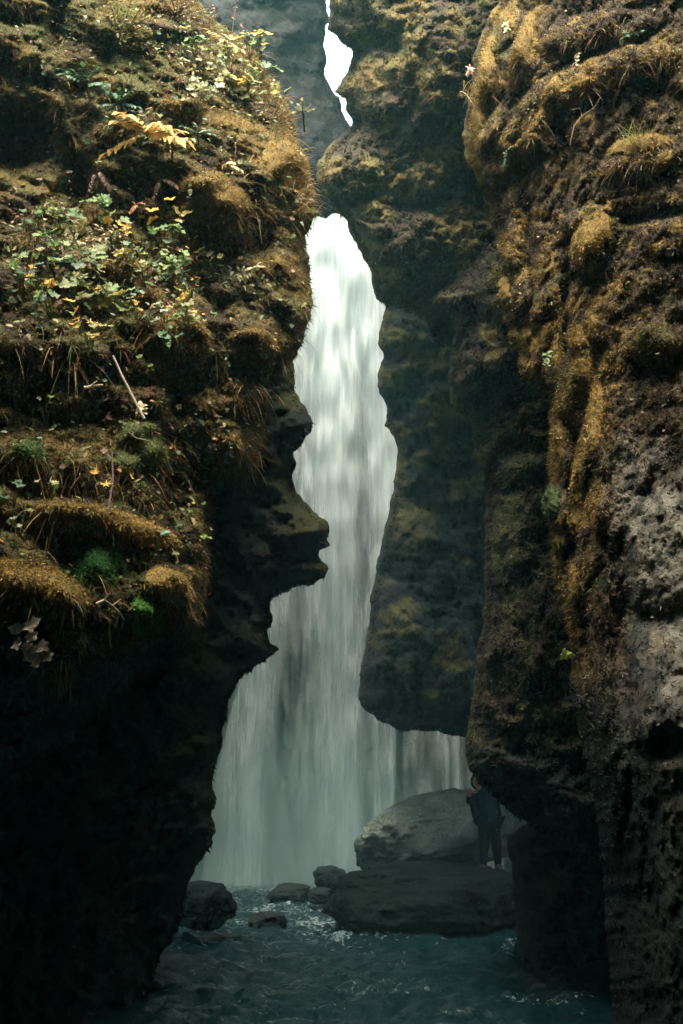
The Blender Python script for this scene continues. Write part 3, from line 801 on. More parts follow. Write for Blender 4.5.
for r_, n_, L_ in ((UP, 7000, .05), (FL, 2500, .06), (HG, 6000, .055), (A2, 5000, .035), (A, 5000, .05), (MR, 4000, .06), (C, 5000, .05)):
    fur(r_, inframe(r_) * (r_.dist < 7) * (r_.V < (640 if r_ is C else 2000)), n_, L_, .022 if r_ not in (A, C) else .010, 1.0, .3, 'ragged moss along the rim of a rock', name='moss')
def crumbs(r, mask, n, sz, label):
    p, nr, i, j = pick(r, mask, n)
    d = unit(nr * .3 + rng.normal(size=(n, 3)))
    c = jitter(r.col[i, j] * 1.15, n, .42)
    b = Bag(); b.add(*blades(p - nr * sz * .2, d, sz * np.exp(rng.normal(size=n) * .45), sz * 1.1, c, .0, 1))
    tag(b.link('soil', M_MOSS), label, 'soil', kind='stuff')
crumbs(C, inframe(C) * (1 - .8 * smooth(C.V, 700, 850)) * (1 - .85 * smooth(C.U, 600, 640) * smooth(C.V, 420, 480)), 90000, .017, 'crumbly earth and grit on the right cliff')
crumbs(A, inframe(A), 50000, .017, 'crumbly earth and plant scraps on the left cliff')
crumbs(UP, inframe(UP), 22000, .05, 'clods and moss tufts on the wedged boulder under the sky gap')
crumbs(MR, inframe(MR) * (MR.U < 600), 20000, .035, 'clods on the dark middle right cliff')
# ---- dry grass
def grass(r, mask, n, L, w, palette, label, hang=.2, droop=.9):
    p, nr, i, j = pick(r, mask, n)
    d = unit(nr * .5 + np.array([0, 0, .35]) + DOWN * hang + rng.normal(size=(n, 3)) * .5)
    c = jitter(np.array(palette)[rng.integers(0, len(palette), n)], n, .3)
    b = Bag(); b.add(*blades(p - nr * .01, d, L * np.exp(rng.normal(size=n) * .4), w, c, droop, 4))
    tag(b.link('grass', M_MOSS), label, 'grass', kind='stuff')
STRAW = np.array((.38, .27, .12)); DRYBROWN = np.array((.15, .09, .035)); PALE = np.array((.55, .45, .27))
U, V = A.U, A.V
gm = inframe(A) * (1 - smooth(V, 560, 640)) * smooth(fbm(A.G.reshape(-1, 3), .7, 3, .6, 51.).reshape(U.shape), -.15, .4)
gm = gm + .6 * inframe(A) * smooth(-V, -190, -60) * smooth(U, 160, 200)
gm *= (1 - .9 * smooth(-((U - 30) / 50) ** 2 - ((V - 150) / 60) ** 2, -1, -.3))
grass(A, gm, 12000, .10, .0075, (STRAW * .7, DRYBROWN * 1.3, OLIVE * 1.3, GREEN, DRYBROWN, RUST), 'fine dry and green grass hanging among the moss of the left cliff')
edge_u = 0
grass(A, inframe(A) * (V < 215) * (A.dist < 22) * (U > 190), 1500, .16, .007, (STRAW, STRAW * .7, DRYBROWN * 1.6), 'straw coloured grass fringing the skyline edge of the left cliff', hang=-.1, droop=.6)
U, V = C.U, C.V
grass(C, inframe(C) * (V < 180) * smooth(C.bump, .05, .25), 2200, .08, .006, (STRAW, PALE * .7, DRYBROWN * 1.5), 'pale dry grass on the mossy ledges at the top of the right cliff')

# ---- leaves: one leaf blade as triangles in its own frame (x across, y along, z up)
def leaf_ovate(n=7, ser=.10, wd=.30, fold=.25, curl=.25):
    t = np.linspace(0, 1, n); half = wd * np.sin(np.pi * t ** .8) ** .9 * (1 + ser * np.where(np.arange(n) % 2, 1, -1)); half[0] = .01; half[-1] = .0
    V = []; 
    for k in range(n):
        z = -curl * t[k] ** 2
        V += [(-half[k], t[k], z + fold * half[k]), (0, t[k], z), (half[k], t[k], z + fold * half[k])]
    Fs = []
    for k in range(n - 1):
        a = 3 * k
        Fs += [(a, a + 1, a + 4), (a, a + 4, a + 3), (a + 1, a + 2, a + 5), (a + 1, a + 5, a + 4)]
    return np.array(V), np.array(Fs)
def leaf_palmate(lobes=7, depth=.35, cup=.15):
    n = lobes * 4; V = [(0, .35, 0)]; 
    for k in range(n + 1):
        a = -math.pi * .92 + 2 * math.pi * .92 * k / n
        ph = (k % 4) / 4
        rad = .5 * (1 - depth * abs(math.cos(math.pi * ph)) ** 1.5) * (1 - .12 * abs(a) / math.pi)
        V.append((rad * math.sin(a), .35 + rad * math.cos(a), cup * rad * (1 + .5 * math.cos(4 * math.pi * ph))))
    return np.array(V), np.array([(0, k, k + 1) for k in range(1, n + 1)])

def frame(y, z):
    y = Vector(y).normalized(); z = Vector(z); x = y.cross(z).normalized(); z = x.cross(y)
    return np.array([x, y, z])          # rows

def put(bag, shape, pos, y, z, size, colr, wob=.12):
    v, f = shape; R = frame(y, z)
    v = v.copy(); v[:, 2] += wob * .4 * np.sin(v[:, 1] * 7 + random.random() * 6) * np.abs(v[:, 0]) * 2
    w = (v * size) @ R + np.array(pos)
    c = np.array(colr) * (1 + .22 * np.random.default_rng(len(w)).normal(size=(len(w), 1)) * .6) * random.uniform(.8, 1.2)
    bag.add(w, f, np.clip(c, .004, .9))

def tube(bag, pts, r0, r1, colr, k=5):
    pts = [Vector(q) for q in pts]; n = len(pts); V = []
    for i, q in enumerate(pts):
        d = (pts[min(i + 1, n - 1)] - pts[max(i - 1, 0)]).normalized()
        a = d.orthogonal().normalized(); b_ = d.cross(a); rr = r0 + (r1 - r0) * i / (n - 1)
        for s in range(k):
            an = 2 * math.pi * s / k; V.append(q + (a * math.cos(an) + b_ * math.sin(an)) * rr)
    Fs = []
    for i in range(n - 1):
        for s in range(k):
            a0 = i * k + s; a1 = i * k + (s + 1) % k
            Fs += [(a0, a1, a1 + k), (a0, a1 + k, a0 + k)]
    bag.add(np.array([q[:] for q in V]), np.array(Fs), np.array(colr))

def arc(p, d, L, droop, n=6):
    p = Vector(p); d = Vector(d).normalized(); out = []
    for k in range(n + 1):
        t = k / n; out.append(p + d * (L * t) + Vector((0, 0, -1)) * (droop * L * t * t))
    return out

YEL = (.66, .41, .08); LEMON = (.36, .31, .09); LGREEN = (.20, .30, .08); DGREEN = (.045, .13, .04); BGREEN = (.14, .24, .13); CREAM = (.50, .40, .21)
ORANGE = (.50, .19, .04); BROWN = (.20, .10, .05); PALEG = (.27, .31, .14)

def pinnate(parent, p, n, d, L, pal, pairs=5, lw=.34, droop=.35, stem=.35, name='leaf'):
    """one compound leaf: stalk, pairs of toothed leaflets and an end leaflet; a mesh of its own"""
    b = Bag(); a = arc(p, d, L, droop, 8)
    tube(b, a, .006, .002, np.array(pal[0]) * .6)
    face = (Vector(n) * .9 + Vector((0, 0, .8)) + Vector((random.uniform(-.3, .3), -.3, 0))).normalized()
    for k in range(pairs):
        t = stem + (1 - stem) * k / pairs; i = int(t * 8); q = a[i]; dd = (a[min(i + 1, 8)] - a[max(i - 1, 0)]).normalized()
        side = dd.cross(face).normalized()
        for s in (-1, 1):
            y = (dd * .75 + side * s).normalized() + Vector((0, 0, -.25)) + Vector((random.uniform(-.15, .15),) * 3)
            put(b, leaf_ovate(9, .16, .27), q, y, face, L * lw * (1.05 - .35 * t), random.choice(pal))
    put(b, leaf_ovate(9, .16, .30), a[-2], a[-1] - a[-3], face, L * lw, random.choice(pal))
    o = b.link(name, M_LEAF, parent, parent.location)
    return o

def plant(name, u, v, label, cat='plant', group='leafy plants on the left cliff', r=A, out=.02):
    p, n = at2(r, u, v, 12, out)
    e = empty(name, p); tag(e, label, cat, group)
    return e, p, n

def angelica(u, v, label, pal, px, nl=5, spread=1.0, droop=.35, up=.5, r=A, pairs=5, group='leafy plants on the left cliff', lean=(0, 0, 0)):
    e, p, n = plant('leafy_plant', u, v, label, r=r, group=group, out=.10)
    L = px * .55 * p.y / 950
    sb = Bag(); root = p - n * .06
    tube(sb, [root - n * .14, p + n * L * .25], .012, .008, (.12, .10, .04)); sb.link('stem', M_STEM, e, p)
    for k in range(nl):
        an = (k + .5) / nl * 2 - 1
        d = Vector((an * spread, 0, up * (1.1 - abs(an)) - .1)) + n * .35 + Vector(lean) + Vector([random.uniform(-.5, .5) for _ in range(3)])
        pinnate(e, p + n * L * .15, n, d, L * random.uniform(.8, 1.15), pal, pairs, droop=droop)
    return e

SCATTER = []
def mantle(u, v, label, pal, px, nl=7, r=A, lob=7, depth=.25, size=.42, group='leafy plants on the left cliff', up=.5):
    """clump of lobed leaves, each on its own stalk"""
    e, p, n = plant('leafy_plant', u, v, label, r=r, group=group, out=.05)
    R = px * .55 * p.y / 950
    sb = Bag()
    for k in range(nl):
        an = random.uniform(0, 2 * math.pi) if nl > 1 else 1.5; rad = R * math.sqrt(random.random()) if nl > 1 else R * .1
        tip = p + Vector((math.cos(an) * rad, 0, math.sin(an) * rad * .7)) + n * random.uniform(.06, .14)
        tube(sb, [p - n * .14, (p + tip) / 2 + Vector((0, 0, -.02)), tip], .004, .003, (.16, .16, .06))
        lb = Bag(); face = (n * .8 + Vector((random.uniform(-.4, .4), -.5, .6 + up))).normalized()
        y = Vector((random.uniform(-1, 1), random.uniform(-.2, .2), random.uniform(-.9, .3)))
        put(lb, leaf_palmate(lob, depth), tip, y, face, R * size * random.uniform(.8, 1.3) * 1.6, random.choice(pal), .3)
        lb.link('leaf', M_LEAF, e, p)
    sb.link('stem', M_STEM, e, p)
    return e

random.seed(11)
LAB = 'small leafy plants scattered through the left slope'
for k in range(44):
    a_, b_ = (random.uniform(5, 190), random.uniform(215, 345)) if k % 3 else (random.uniform(190, 285), random.uniform(45, 115))
    mantle_pal, tone_ = random.choice((((LGREEN, PALEG), 'light green'), ((PALEG, LEMON), 'yellow green'), ((BGREEN, LGREEN), 'blue green'), ((YEL, LEMON), 'yellow'), ((DGREEN, LGREEN), 'deep green'), ((CREAM, PALEG), 'pale cream green')))
    SCATTER.append((a_, b_, mantle_pal, tone_, random.uniform(22, 38)))
angelica(88, 92, 'dark green plant with toothed compound leaves, the largest green one, upper left below the shrub', (DGREEN, DGREEN, (.08, .18, .06)), 66, 8, 1.3, .4, .45)
angelica(118, 108, 'green plant with narrow leaflets just right of the largest green plant', ((.07, .16, .05), DGREEN, (.13, .22, .08)), 46, 6, 1.2, .4, .4)
angelica(148, 142, 'golden yellow plant with big toothed leaflets hanging over the slope, brightest of the upper left', (YEL, YEL, (.66, .48, .16), (.5, .40, .10)), 90, 10, 1.0, .5, .2, lean=(-.1, 0, -.2))
angelica(172, 150, 'plant turning from pale green to yellow directly right of the golden one', (YEL, LEMON, PALEG, LGREEN), 64, 9, 1.1, .6, .5)
angelica(198, 137, 'pale blue green plant up and to the right of the golden one', (BGREEN, PALEG), 36, 5, 1.2, .4, .5)
angelica(160, 182, 'withered pinkish brown plant hanging under the golden one', (BROWN, (.42, .25, .14), (.3, .16, .08)), 34, 2, .5, .8, -.3)
angelica(97, 172, 'dark brown shrivelled plant hanging in the shade left of the golden one', ((.13, .06, .04), (.16, .09, .06)), 36, 2, .4, .8, -.5)
angelica(225, 46, 'single cream yellow fern like plant near the top of the left slope', (CREAM, (.66, .48, .22)), 50, 3, 1.2, .25, .1, pairs=5)
angelica(137, 206, 'orange brown drooping plant with wide leaves below the golden one', (ORANGE, (.35, .14, .05)), 24, 2, .6, .7, -.2)
angelica(111, 240, 'pale star shaped plant of straw coloured leaflets', (CREAM, (.62, .46, .22)), 34, 4, 1.0, .1, .4, pairs=2)
angelica(228, 168, 'cream leaved plant hanging at the right of the golden one above the moss cushion', (CREAM, (.6, .45, .2)), 34, 3, 1.0, .6, 0, lean=(.4, 0, 0))
angelica(303, 114, 'small pale rosette plant sticking out of the left cliff edge against the dark gap', (PALEG, CREAM, (.4, .42, .22)), 26, 6, 1.1, .1, .5)
mantle(48, 296, 'bright yellow plant with cut leaves at the far left', (YEL, (.66, .50, .2)), 30, 5, lob=7, depth=.6, size=.55)
mantle(82, 322, 'deep yellow plant with cut leaves just below right of the bright yellow one', (YEL, (.6, .36, .07)), 28, 4, lob=7, depth=.6, size=.55)
mantle(20, 281, 'green five leaved plant at the left picture edge beside the bright yellow one', (DGREEN, (.1, .2, .08)), 28, 5, lob=5, depth=.5)
mantle(76, 278, 'wide clump of round scalloped green leaves in the middle of the left slope', (LGREEN, PALEG, BGREEN), 54, 14)
mantle(106, 303, 'clump of round lime green leaves right of the wide green clump', (PALEG, LEMON, LGREEN), 50, 12)
mantle(98, 220, 'flat topped green plant above the pale star shaped one', ((.12, .22, .08), LGREEN), 44, 8)
mantle(60, 245, 'small yellow green plant left of the pale star shaped one', (PALEG, LGREEN), 34, 8)
mantle(165, 325, 'pale green plant with three leaves above the big moss cushion', (PALEG, (.4, .46, .28)), 30, 4)
mantle(136, 312, 'small orange yellow plant between the lime green clump and the moss cushion', (YEL, ORANGE), 18, 3)
mantle(134, 302, 'rounded grey green plant right of the lime green clump', (BGREEN,), 22, 4)
mantle(170, 270, 'loose light green plant at the centre right of the slope', (PALEG, LGREEN), 36, 8)
mantle(212, 268, 'pale yellow green plant left of the grey sprig', (LEMON, PALEG), 30, 7)
mantle(190, 292, 'small orange leaved plant above the right of the big moss cushion', (ORANGE, YEL), 16, 3, lob=5, depth=.5)
mantle(38, 225, 'small dull green plant at the left below the dark hollow', (DGREEN, LGREEN), 30, 6)
mantle(100, 484, 'star cut yellow plant alone left of the lower dead stick', (YEL,), 20, 3, lob=7, depth=.75, size=.75)
mantle(118, 486, 'orange plant right beside the star cut yellow one', (ORANGE, YEL), 20, 3, lob=5, depth=.4)
mantle(52, 492, 'pale yellow leaf plant resting on green leaves, lower left', (CREAM, LGREEN), 24, 4, lob=7, depth=.4)
mantle(156, 547, 'small blue green plant with two round leaves above the lower moss cushions', (BGREEN, (.2, .32, .2)), 15, 2, size=.8)
mantle(12, 500, 'spreading green plant at the left picture edge in the lower slope', (DGREEN, LGREEN), 34, 6, lob=5, depth=.5)
mantle(45, 415, 'small lime green plant in the brown grass left of the umbel', (PALEG, LGREEN), 20, 4)
mantle(205, 540, 'small yellow green plant low on the shaded right flank', ((.2, .22, .06), LGREEN), 16, 4)
mantle(24, 536, 'lime green plant just above the lower left ochre cushion', (PALEG,), 22, 4)
mantle(80, 380, 'amber leaved plant left of the upper dead stick', (ORANGE, (.4, .2, .05)), 24, 5, lob=5, depth=.4)
mantle(246, 92, 'silvery pale plant on the skyline slope below the cream fern', (BGREEN, PALEG), 40, 8)
mantle(210, 88, 'pale leafy plant in the middle of the upper slope', (PALEG, (.4, .42, .26)), 40, 8)

MARKS = ((148, 142, 'the golden toothed plant'), (212, 205, 'the big brown moss cushion'), (76, 278, 'the wide green clump'), (106, 303, 'the lime green clump'), (48, 296, 'the bright yellow cut leaves'),
         (82, 322, 'the deep yellow cut leaves'), (111, 240, 'the pale star shaped plant'), (225, 46, 'the cream fern'), (246, 92, 'the silvery plant on the skyline'), (180, 350, 'the tall ochre cushion'),
         (98, 220, 'the flat topped green plant'), (285, 152, 'the tan shoulder of moss'), (20, 281, 'the left picture edge'), (238, 276, 'the grey green sprig'))
seen = set()
for a_, b_, pal_, tone_, px_ in SCATTER:
    m_ = min(MARKS, key=lambda q: (q[0] - a_) ** 2 + (q[1] - b_) ** 2); du, dv = a_ - m_[0], b_ - m_[1]
    side_ = ('right of' if du > 0 else 'left of') if abs(du) > abs(dv) else ('below' if dv > 0 else 'above')
    if m_[0] == 20: side_ = 'beside'
    lab_ = '%s clump of small lobed leaves %s %s' % (tone_, side_, m_[2])
    if lab_ in seen: continue
    seen.add(lab_); mantle(a_, b_, lab_, pal_, px_, 6, group=LAB, size=.44)
# sprigs with many small pale leaflets
def sprig(u, v, label, px, colr, du, dv, r=A, group='leafy plants on the left cliff'):
    e, p, n = plant('sprig', u, v, label, 'plant', group, r)
    q, _ = at(r, u + du, v + dv, .08); b = Bag(); s = Bag()
    pts = [p + (q - p) * t + Vector((0, 0, .03 * math.sin(3 * t))) for t in np.linspace(0, 1, 7)]
    tube(s, pts, .005, .002, (.2, .16, .08)); s.link('stem', M_STEM, e, p)
    for k in range(26):
        t = random.random(); c = pts[int(t * 6)]
        y = (q - p).normalized() * .5 + Vector([random.uniform(-1, 1) for _ in range(3)])
        put(b, leaf_ovate(5, .1, .3), c, y, n + Vector((0, -.3, .3)), px * p.y / 950 * random.uniform(.6, 1.2), colr)
    b.link('leaves', M_LEAF, e, p)
sprig(238, 276, 'grey green feathery sprig on the dim cliff right of the slope', 8, (.42, .42, .24), 22, -6)
sprig(284, 152, 'pale feathery sprig on the right shoulder of the left cliff', 7, (.5, .44, .26), 14, 10)
sprig(140, 414, 'whitish umbel seed head beside the upper dead stick', 8, (.62, .56, .36), 2, -8)
sprig(506, 22, 'pale green sprig in the hollow at the top left of the right cliff', 7, (.36, .38, .2), 8, 16, r=C, group='small plants on the right cliff')
sprig(508, 150, 'green trailing sprig under the upper edge of the right cliff', 6, (.14, .22, .1), 2, 20, r=C, group='small plants on the right cliff')
sprig(548, 352, 'light green sprig in the vertical groove of the right cliff', 6, (.22, .30, .12), 8, 22, r=C, group='small plants on the right cliff')
sprig(576, 66, 'whitish sprig above the overhanging straw coloured ledge', 6, (.5, .44, .26), 10, -10, r=C, group='small plants on the right cliff')
sprig(563, 655, 'bright lime sprig low on the edge of the right cliff', 6, (.32, .42, .08), 4, 8, r=C, group='small plants on the right cliff')
sprig(620, 40, 'dark green sprig at the top of the right cliff', 7, (.10, .2, .08), 22, 4, r=C, group='small plants on the right cliff')
sprig(470, 70, 'pinkish pale sprig poking from the left tip of the right cliff', 7, (.6, .42, .32), 6, 8, r=C, group='small plants on the right cliff')

# tufts of grass that stand apart
def tuft(u, v, label, n, L, pal, r=A, hang=.2, droop=.8, w=.006, group='grass tufts'):
    p, nr = at2(r, u, v, 8, .0); pp = np.array(p) + rng.normal(size=(n, 3)) * np.array([.06, .02, .03])
    d = unit(np.array(nr) * .6 + DOWN * hang + rng.normal(size=(n, 3)) * .55)
    c = jitter(np.array(pal)[rng.integers(0, len(pal), n)], n, .25)
    b = Bag(); b.add(*blades(pp, d, L * np.exp(rng.normal(size=n) * .3), w, c, droop, 5))
    o = b.link('grass_tuft', M_MOSS, None, p); o.location = p
    tag(o, label, 'grass', group)
tuft(243, 388, 'straw coloured grass tuft on the hummock near the dark edge', 90, .17, (STRAW, PALE, DRYBROWN * 1.5), hang=.3)
tuft(50, 664, 'dry grass tuft hanging below the lower left moss', 120, .12, (PALE, STRAW, DRYBROWN * 1.4), hang=.8)
tuft(70, 640, 'thin green grass tuft in the shade above the hanging dry one', 40, .15, (GREEN, OLIVE), hang=-.3)
tuft(8, 650, 'bent stalks hanging at the lower left picture edge', 24, .12, (STRAW * .7, DRYBROWN), hang=.5)
tuft(640, 142, 'green grass tuft on the arched ledge of the right cliff', 46, .20, (LGREEN, PALEG, STRAW), r=C, hang=-.6, droop=.3)
tuft(470, 92, 'few long straws poking left from the tip of the right cliff', 14, .3, (PALE, STRAW), r=C, hang=0)
tuft(604, 80, 'thin pale straws above the overhanging ledge of the right cliff', 40, .22, (PALE * .8, STRAW), r=C, hang=-.3)
tuft(100, 300, 'long green blades arching among the round leaved clumps', 60, .34, (GREEN * 1.3, LGREEN), hang=-.2)
tuft(60, 360, 'long drooping stalks below the yellow plants', 34, .30, (STRAW * .8, DRYBROWN * 1.5, PALE * .6), hang=-.2, droop=1.1)
tuft(35, 240, 'dry tangled tuft at the left picture edge beside the dark hollow', 120, .30, (DRYBROWN * 1.4, STRAW * .6, OLIVE), hang=.3)

# dead sticks, seed stalks and roots
def stick(pts, r0, r1, colr, label, name='dead_stick', cat='stick', r=A, group=None, lift=.06, forks=()):
    ends = [at2(r, *pts[0], 8, lift)[0].y, at2(r, *pts[-1], 8, lift)[0].y]
    us_ = [c[0] + c[1] for c in pts]
    yy = lambda a, b_: ends[0] + (ends[1] - ends[0]) * min(1, max(0, ((a + b_) - us_[0]) / ((us_[-1] - us_[0]) or 1)))
    q = [Vector(P(a, b_, yy(a, b_))) for a, b_ in pts]; b = Bag()
    tube(b, q, r0, r1, colr, 6)
    for f in forks:
        tube(b, [Vector(P(a, b_, yy(a, b_))) for a, b_ in f], r1, r1 * .5, colr, 5)
    o = b.link(name, M_STEM, None, q[0]); o.location = q[0]; tag(o, label, cat, group)
stick([(113, 356), (121, 374), (132, 396), (144, 419)], .009, .013, (.42, .36, .27), 'pale straight dead stick leaning on the slope above the green moss cushion', lift=.08)
stick([(161, 446), (166, 459), (172, 473)], .007, .010, (.36, .29, .2), 'short dead stick at the right of the green moss cushion', lift=.08)
stick([(128, 432), (136, 438), (150, 441), (152, 450)], .004, .003, (.4, .33, .2), 'thin curled twig lying on the green moss cushion', lift=.2)
stick([(108, 512), (113, 480), (112, 452)], .008, .005, (.09, .06, .045), 'dark upright dead stalk beside the star cut yellow plant', lift=.1)
stick([(84, 388), (92, 386), (103, 385)], .012, .006, (.7, .62, .48), 'bleached dead leaf blade lying flat left of the upper dead stick', lift=.16, forks=([(90, 386), (96, 390)], [(90, 386), (97, 381)]))
stick([(96, 604), (104, 600), (112, 606), (119, 612), (116, 628)], .008, .005, (.42, .36, .22), 'pale branching roots dangling under the green moss beds', 'dangling_root', 'root', lift=.16,
      forks=([(104, 600), (98, 612), (101, 622)], [(112, 606), (121, 599)], [(112, 606), (108, 618)], [(119, 612), (124, 620)], [(104, 600), (111, 592)]))
stick([(600, 98), (594, 108), (582, 116), (574, 126), (570, 145)], .006, .004, (.5, .4, .24), 'pale roots dangling under the overhanging ledge of the right cliff', 'dangling_root', 'root', r=C, lift=.05,
      forks=([(594, 108), (606, 114), (624, 118)], [(582, 116), (580, 108), (570, 110)], [(582, 116), (588, 124)]))
for k, (u, v, h, lab) in enumerate(((214, 22, 32, 'brown seed stalk at the top of the slope left of the taller bare one'), (232, 30, 46, 'tallest bare seed stalk on the skyline of the left slope'),
                       (243, 36, 26, 'short seed stalk right of the tallest on the skyline'), (262, 50, 30, 'bent seed stalk on the skyline nearest the waterfall'))):
    p, n = at(A, u, v + 6, 0); b = Bag(); s = p.y / 950
    pts = arc(p, (random.uniform(-.15, .25), -.1, 1), h * s, .05, 8); tube(b, pts, .005, .003, (.2, .12, .07))
    for m in range(14):
        put(b, leaf_ovate(5, 0, .3), pts[4 + m % 5], [random.uniform(-1, 1) for _ in range(3)], (0, -1, .2), .03, (.3, .17, .12))
    o = b.link('seed_stalk', M_STEM, None, p); o.location = p; tag(o, lab, 'seed stalk', 'seed stalks on the skyline')

# cream leaves at the lower left
for (u, v, lab) in ((27, 633, 'upper of the two crumpled cream leaves below the lower left moss'), (36, 650, 'lower of the two crumpled cream leaves below the lower left moss')):
    p, n = at2(A, u, v, 20, .36); b = Bag()
    for k in range(7):
        put(b, leaf_palmate(5, .3), p + Vector([random.uniform(-.05, .05), random.uniform(-.02, .02), random.uniform(-.05, .05)]), [random.uniform(-1, 1), .1, random.uniform(-1, 1)],
            (random.uniform(-.4, .4), -1, .5), .085, (.72, .60, .44), .4)
    o = b.link('withered_leaf', M_LEAF, None, p); o.location = p; tag(o, lab, 'leaf')

# ---- leaf cover: too many to count
def cover(r, mask, n, size, pal, label, wts=None):
    p, nr, i, j = pick(r, mask, n); b = Bag()
    shapes = [leaf_ovate(5, .12, .34), leaf_palmate(5, .3), leaf_ovate(5, .2, .25)]
    cl = np.array(pal); 
    for k in range(n):
        c = cl[rng.integers(len(cl))]
        nn = Vector(nr[k]) * .6 + Vector((random.uniform(-.5, .5), random.uniform(-.8, 0), .5))
        put(b, shapes[k % 3], p[k] + nr[k] * random.uniform(.01, .07), [random.uniform(-1, 1), random.uniform(-.3, .3), random.uniform(-1, .4)], nn, size * random.uniform(.5, 1.4), c)
    tag(b.link('leaves', M_LEAF), label, 'undergrowth', kind='stuff')
U, V = A.U, A.V
def blob(u, v, ru, rv): return np.clip(1.3 - ((U - u) / ru) ** 2 - ((V - v) / rv) ** 2, 0, 1)
cm = inframe(A) * (blob(235, 80, 60, 45) * 1.4 + blob(190, 40, 50, 30) + blob(100, 275, 110, 45) * 1.1 + blob(60, 240, 60, 30) + blob(200, 270, 60, 25) + blob(150, 125, 60, 25) + .12 * (V < 560))
cover(A, cm, 3600, .046, (LGREEN, PALEG, PALEG, BGREEN, DGREEN, CREAM, (.3, .3, .12), (.28, .16, .08), BROWN), 'mixed small pale and green leaves covering the left slope')
cm = inframe(A) * (V < 600) * (1 - np.clip(blob(25, 150, 45, 60), 0, .9))
cover(A, cm, 1300, .028, (YEL, (.3, .15, .05), BROWN, (.2, .12, .05), LGREEN, (.3, .2, .1), OLIVE * 1.5), 'fallen amber and brown leaf scraps caught in the left cliff moss')
U, V = C.U, C.V
cover(C, inframe(C) * (V < 480) * smooth(C.bump, .02, .3) + .05 * inframe(C) * (V < 640), 500, .022, (LGREEN, CREAM, PALEG, STRAW, RUST * 2, GREEN), 'tiny leaves and flecks scattered on the right cliff')

# ---- shrub at the top left
p, n = at(A, 118, 45, .02)
e = empty('shrub', p); tag(e, 'yellow green small leaved shrub at the top of the left cliff beside a dark hollow', 'shrub')
wood = Bag(); lv = Bag()
for k in range(34):
    d = Vector((random.uniform(-.7, .9), random.uniform(-.7, -.1), random.uniform(-.25, 1))); L = random.uniform(.25, .66)
    a = arc(p, d, L, random.uniform(.1, .5), 7); tube(wood, a, .008, .002, (.10, .07, .04))
    for m in range(34):
        t = random.uniform(.25, 1); q = a[int(t * 7)] + Vector([random.gauss(0, .045) for _ in range(3)])
        put(lv, leaf_ovate(5, .05, .28), q, d + Vector([random.uniform(-1, 1) for _ in range(3)]), (random.uniform(-.5, .5), -.6, .9), random.uniform(.025, .055),
            random.choice(((.26, .26, .07), (.16, .19, .05), (.36, .32, .12), (.10, .13, .04), (.30, .2, .08))))
wood.link('branches', M_STEM, e, p); lv.link('leaves', M_LEAF, e, p)
# shrubby growth at the top of the slope
p, n = at(A, 176, 20, .02)
e = empty('shrub', p); tag(e, 'brownish thin shrub above the cream fern, right of the yellow green one', 'shrub')
wood = Bag(); lv = Bag()
for k in range(20):
    d = Vector((random.uniform(-.6, .6), random.uniform(-.6, -.1), random.uniform(-.1, 1))); L = random.uniform(.2, .4)
    a = arc(p, d, L, random.uniform(.1, .5), 7); tube(wood, a, .006, .002, (.10, .07, .04))
    for m in range(16):
        q = a[int(random.uniform(.25, 1) * 7)] + Vector([random.gauss(0, .03) for _ in range(3)])
        put(lv, leaf_ovate(5, .05, .28), q, d + Vector([random.uniform(-1, 1) for _ in range(3)]), (random.uniform(-.5, .5), -.6, .9), random.uniform(.02, .05),
            random.choice(((.24, .18, .07), (.18, .13, .06), (.3, .22, .12))))
wood.link('branches', M_STEM, e, p); lv.link('leaves', M_LEAF, e, p)

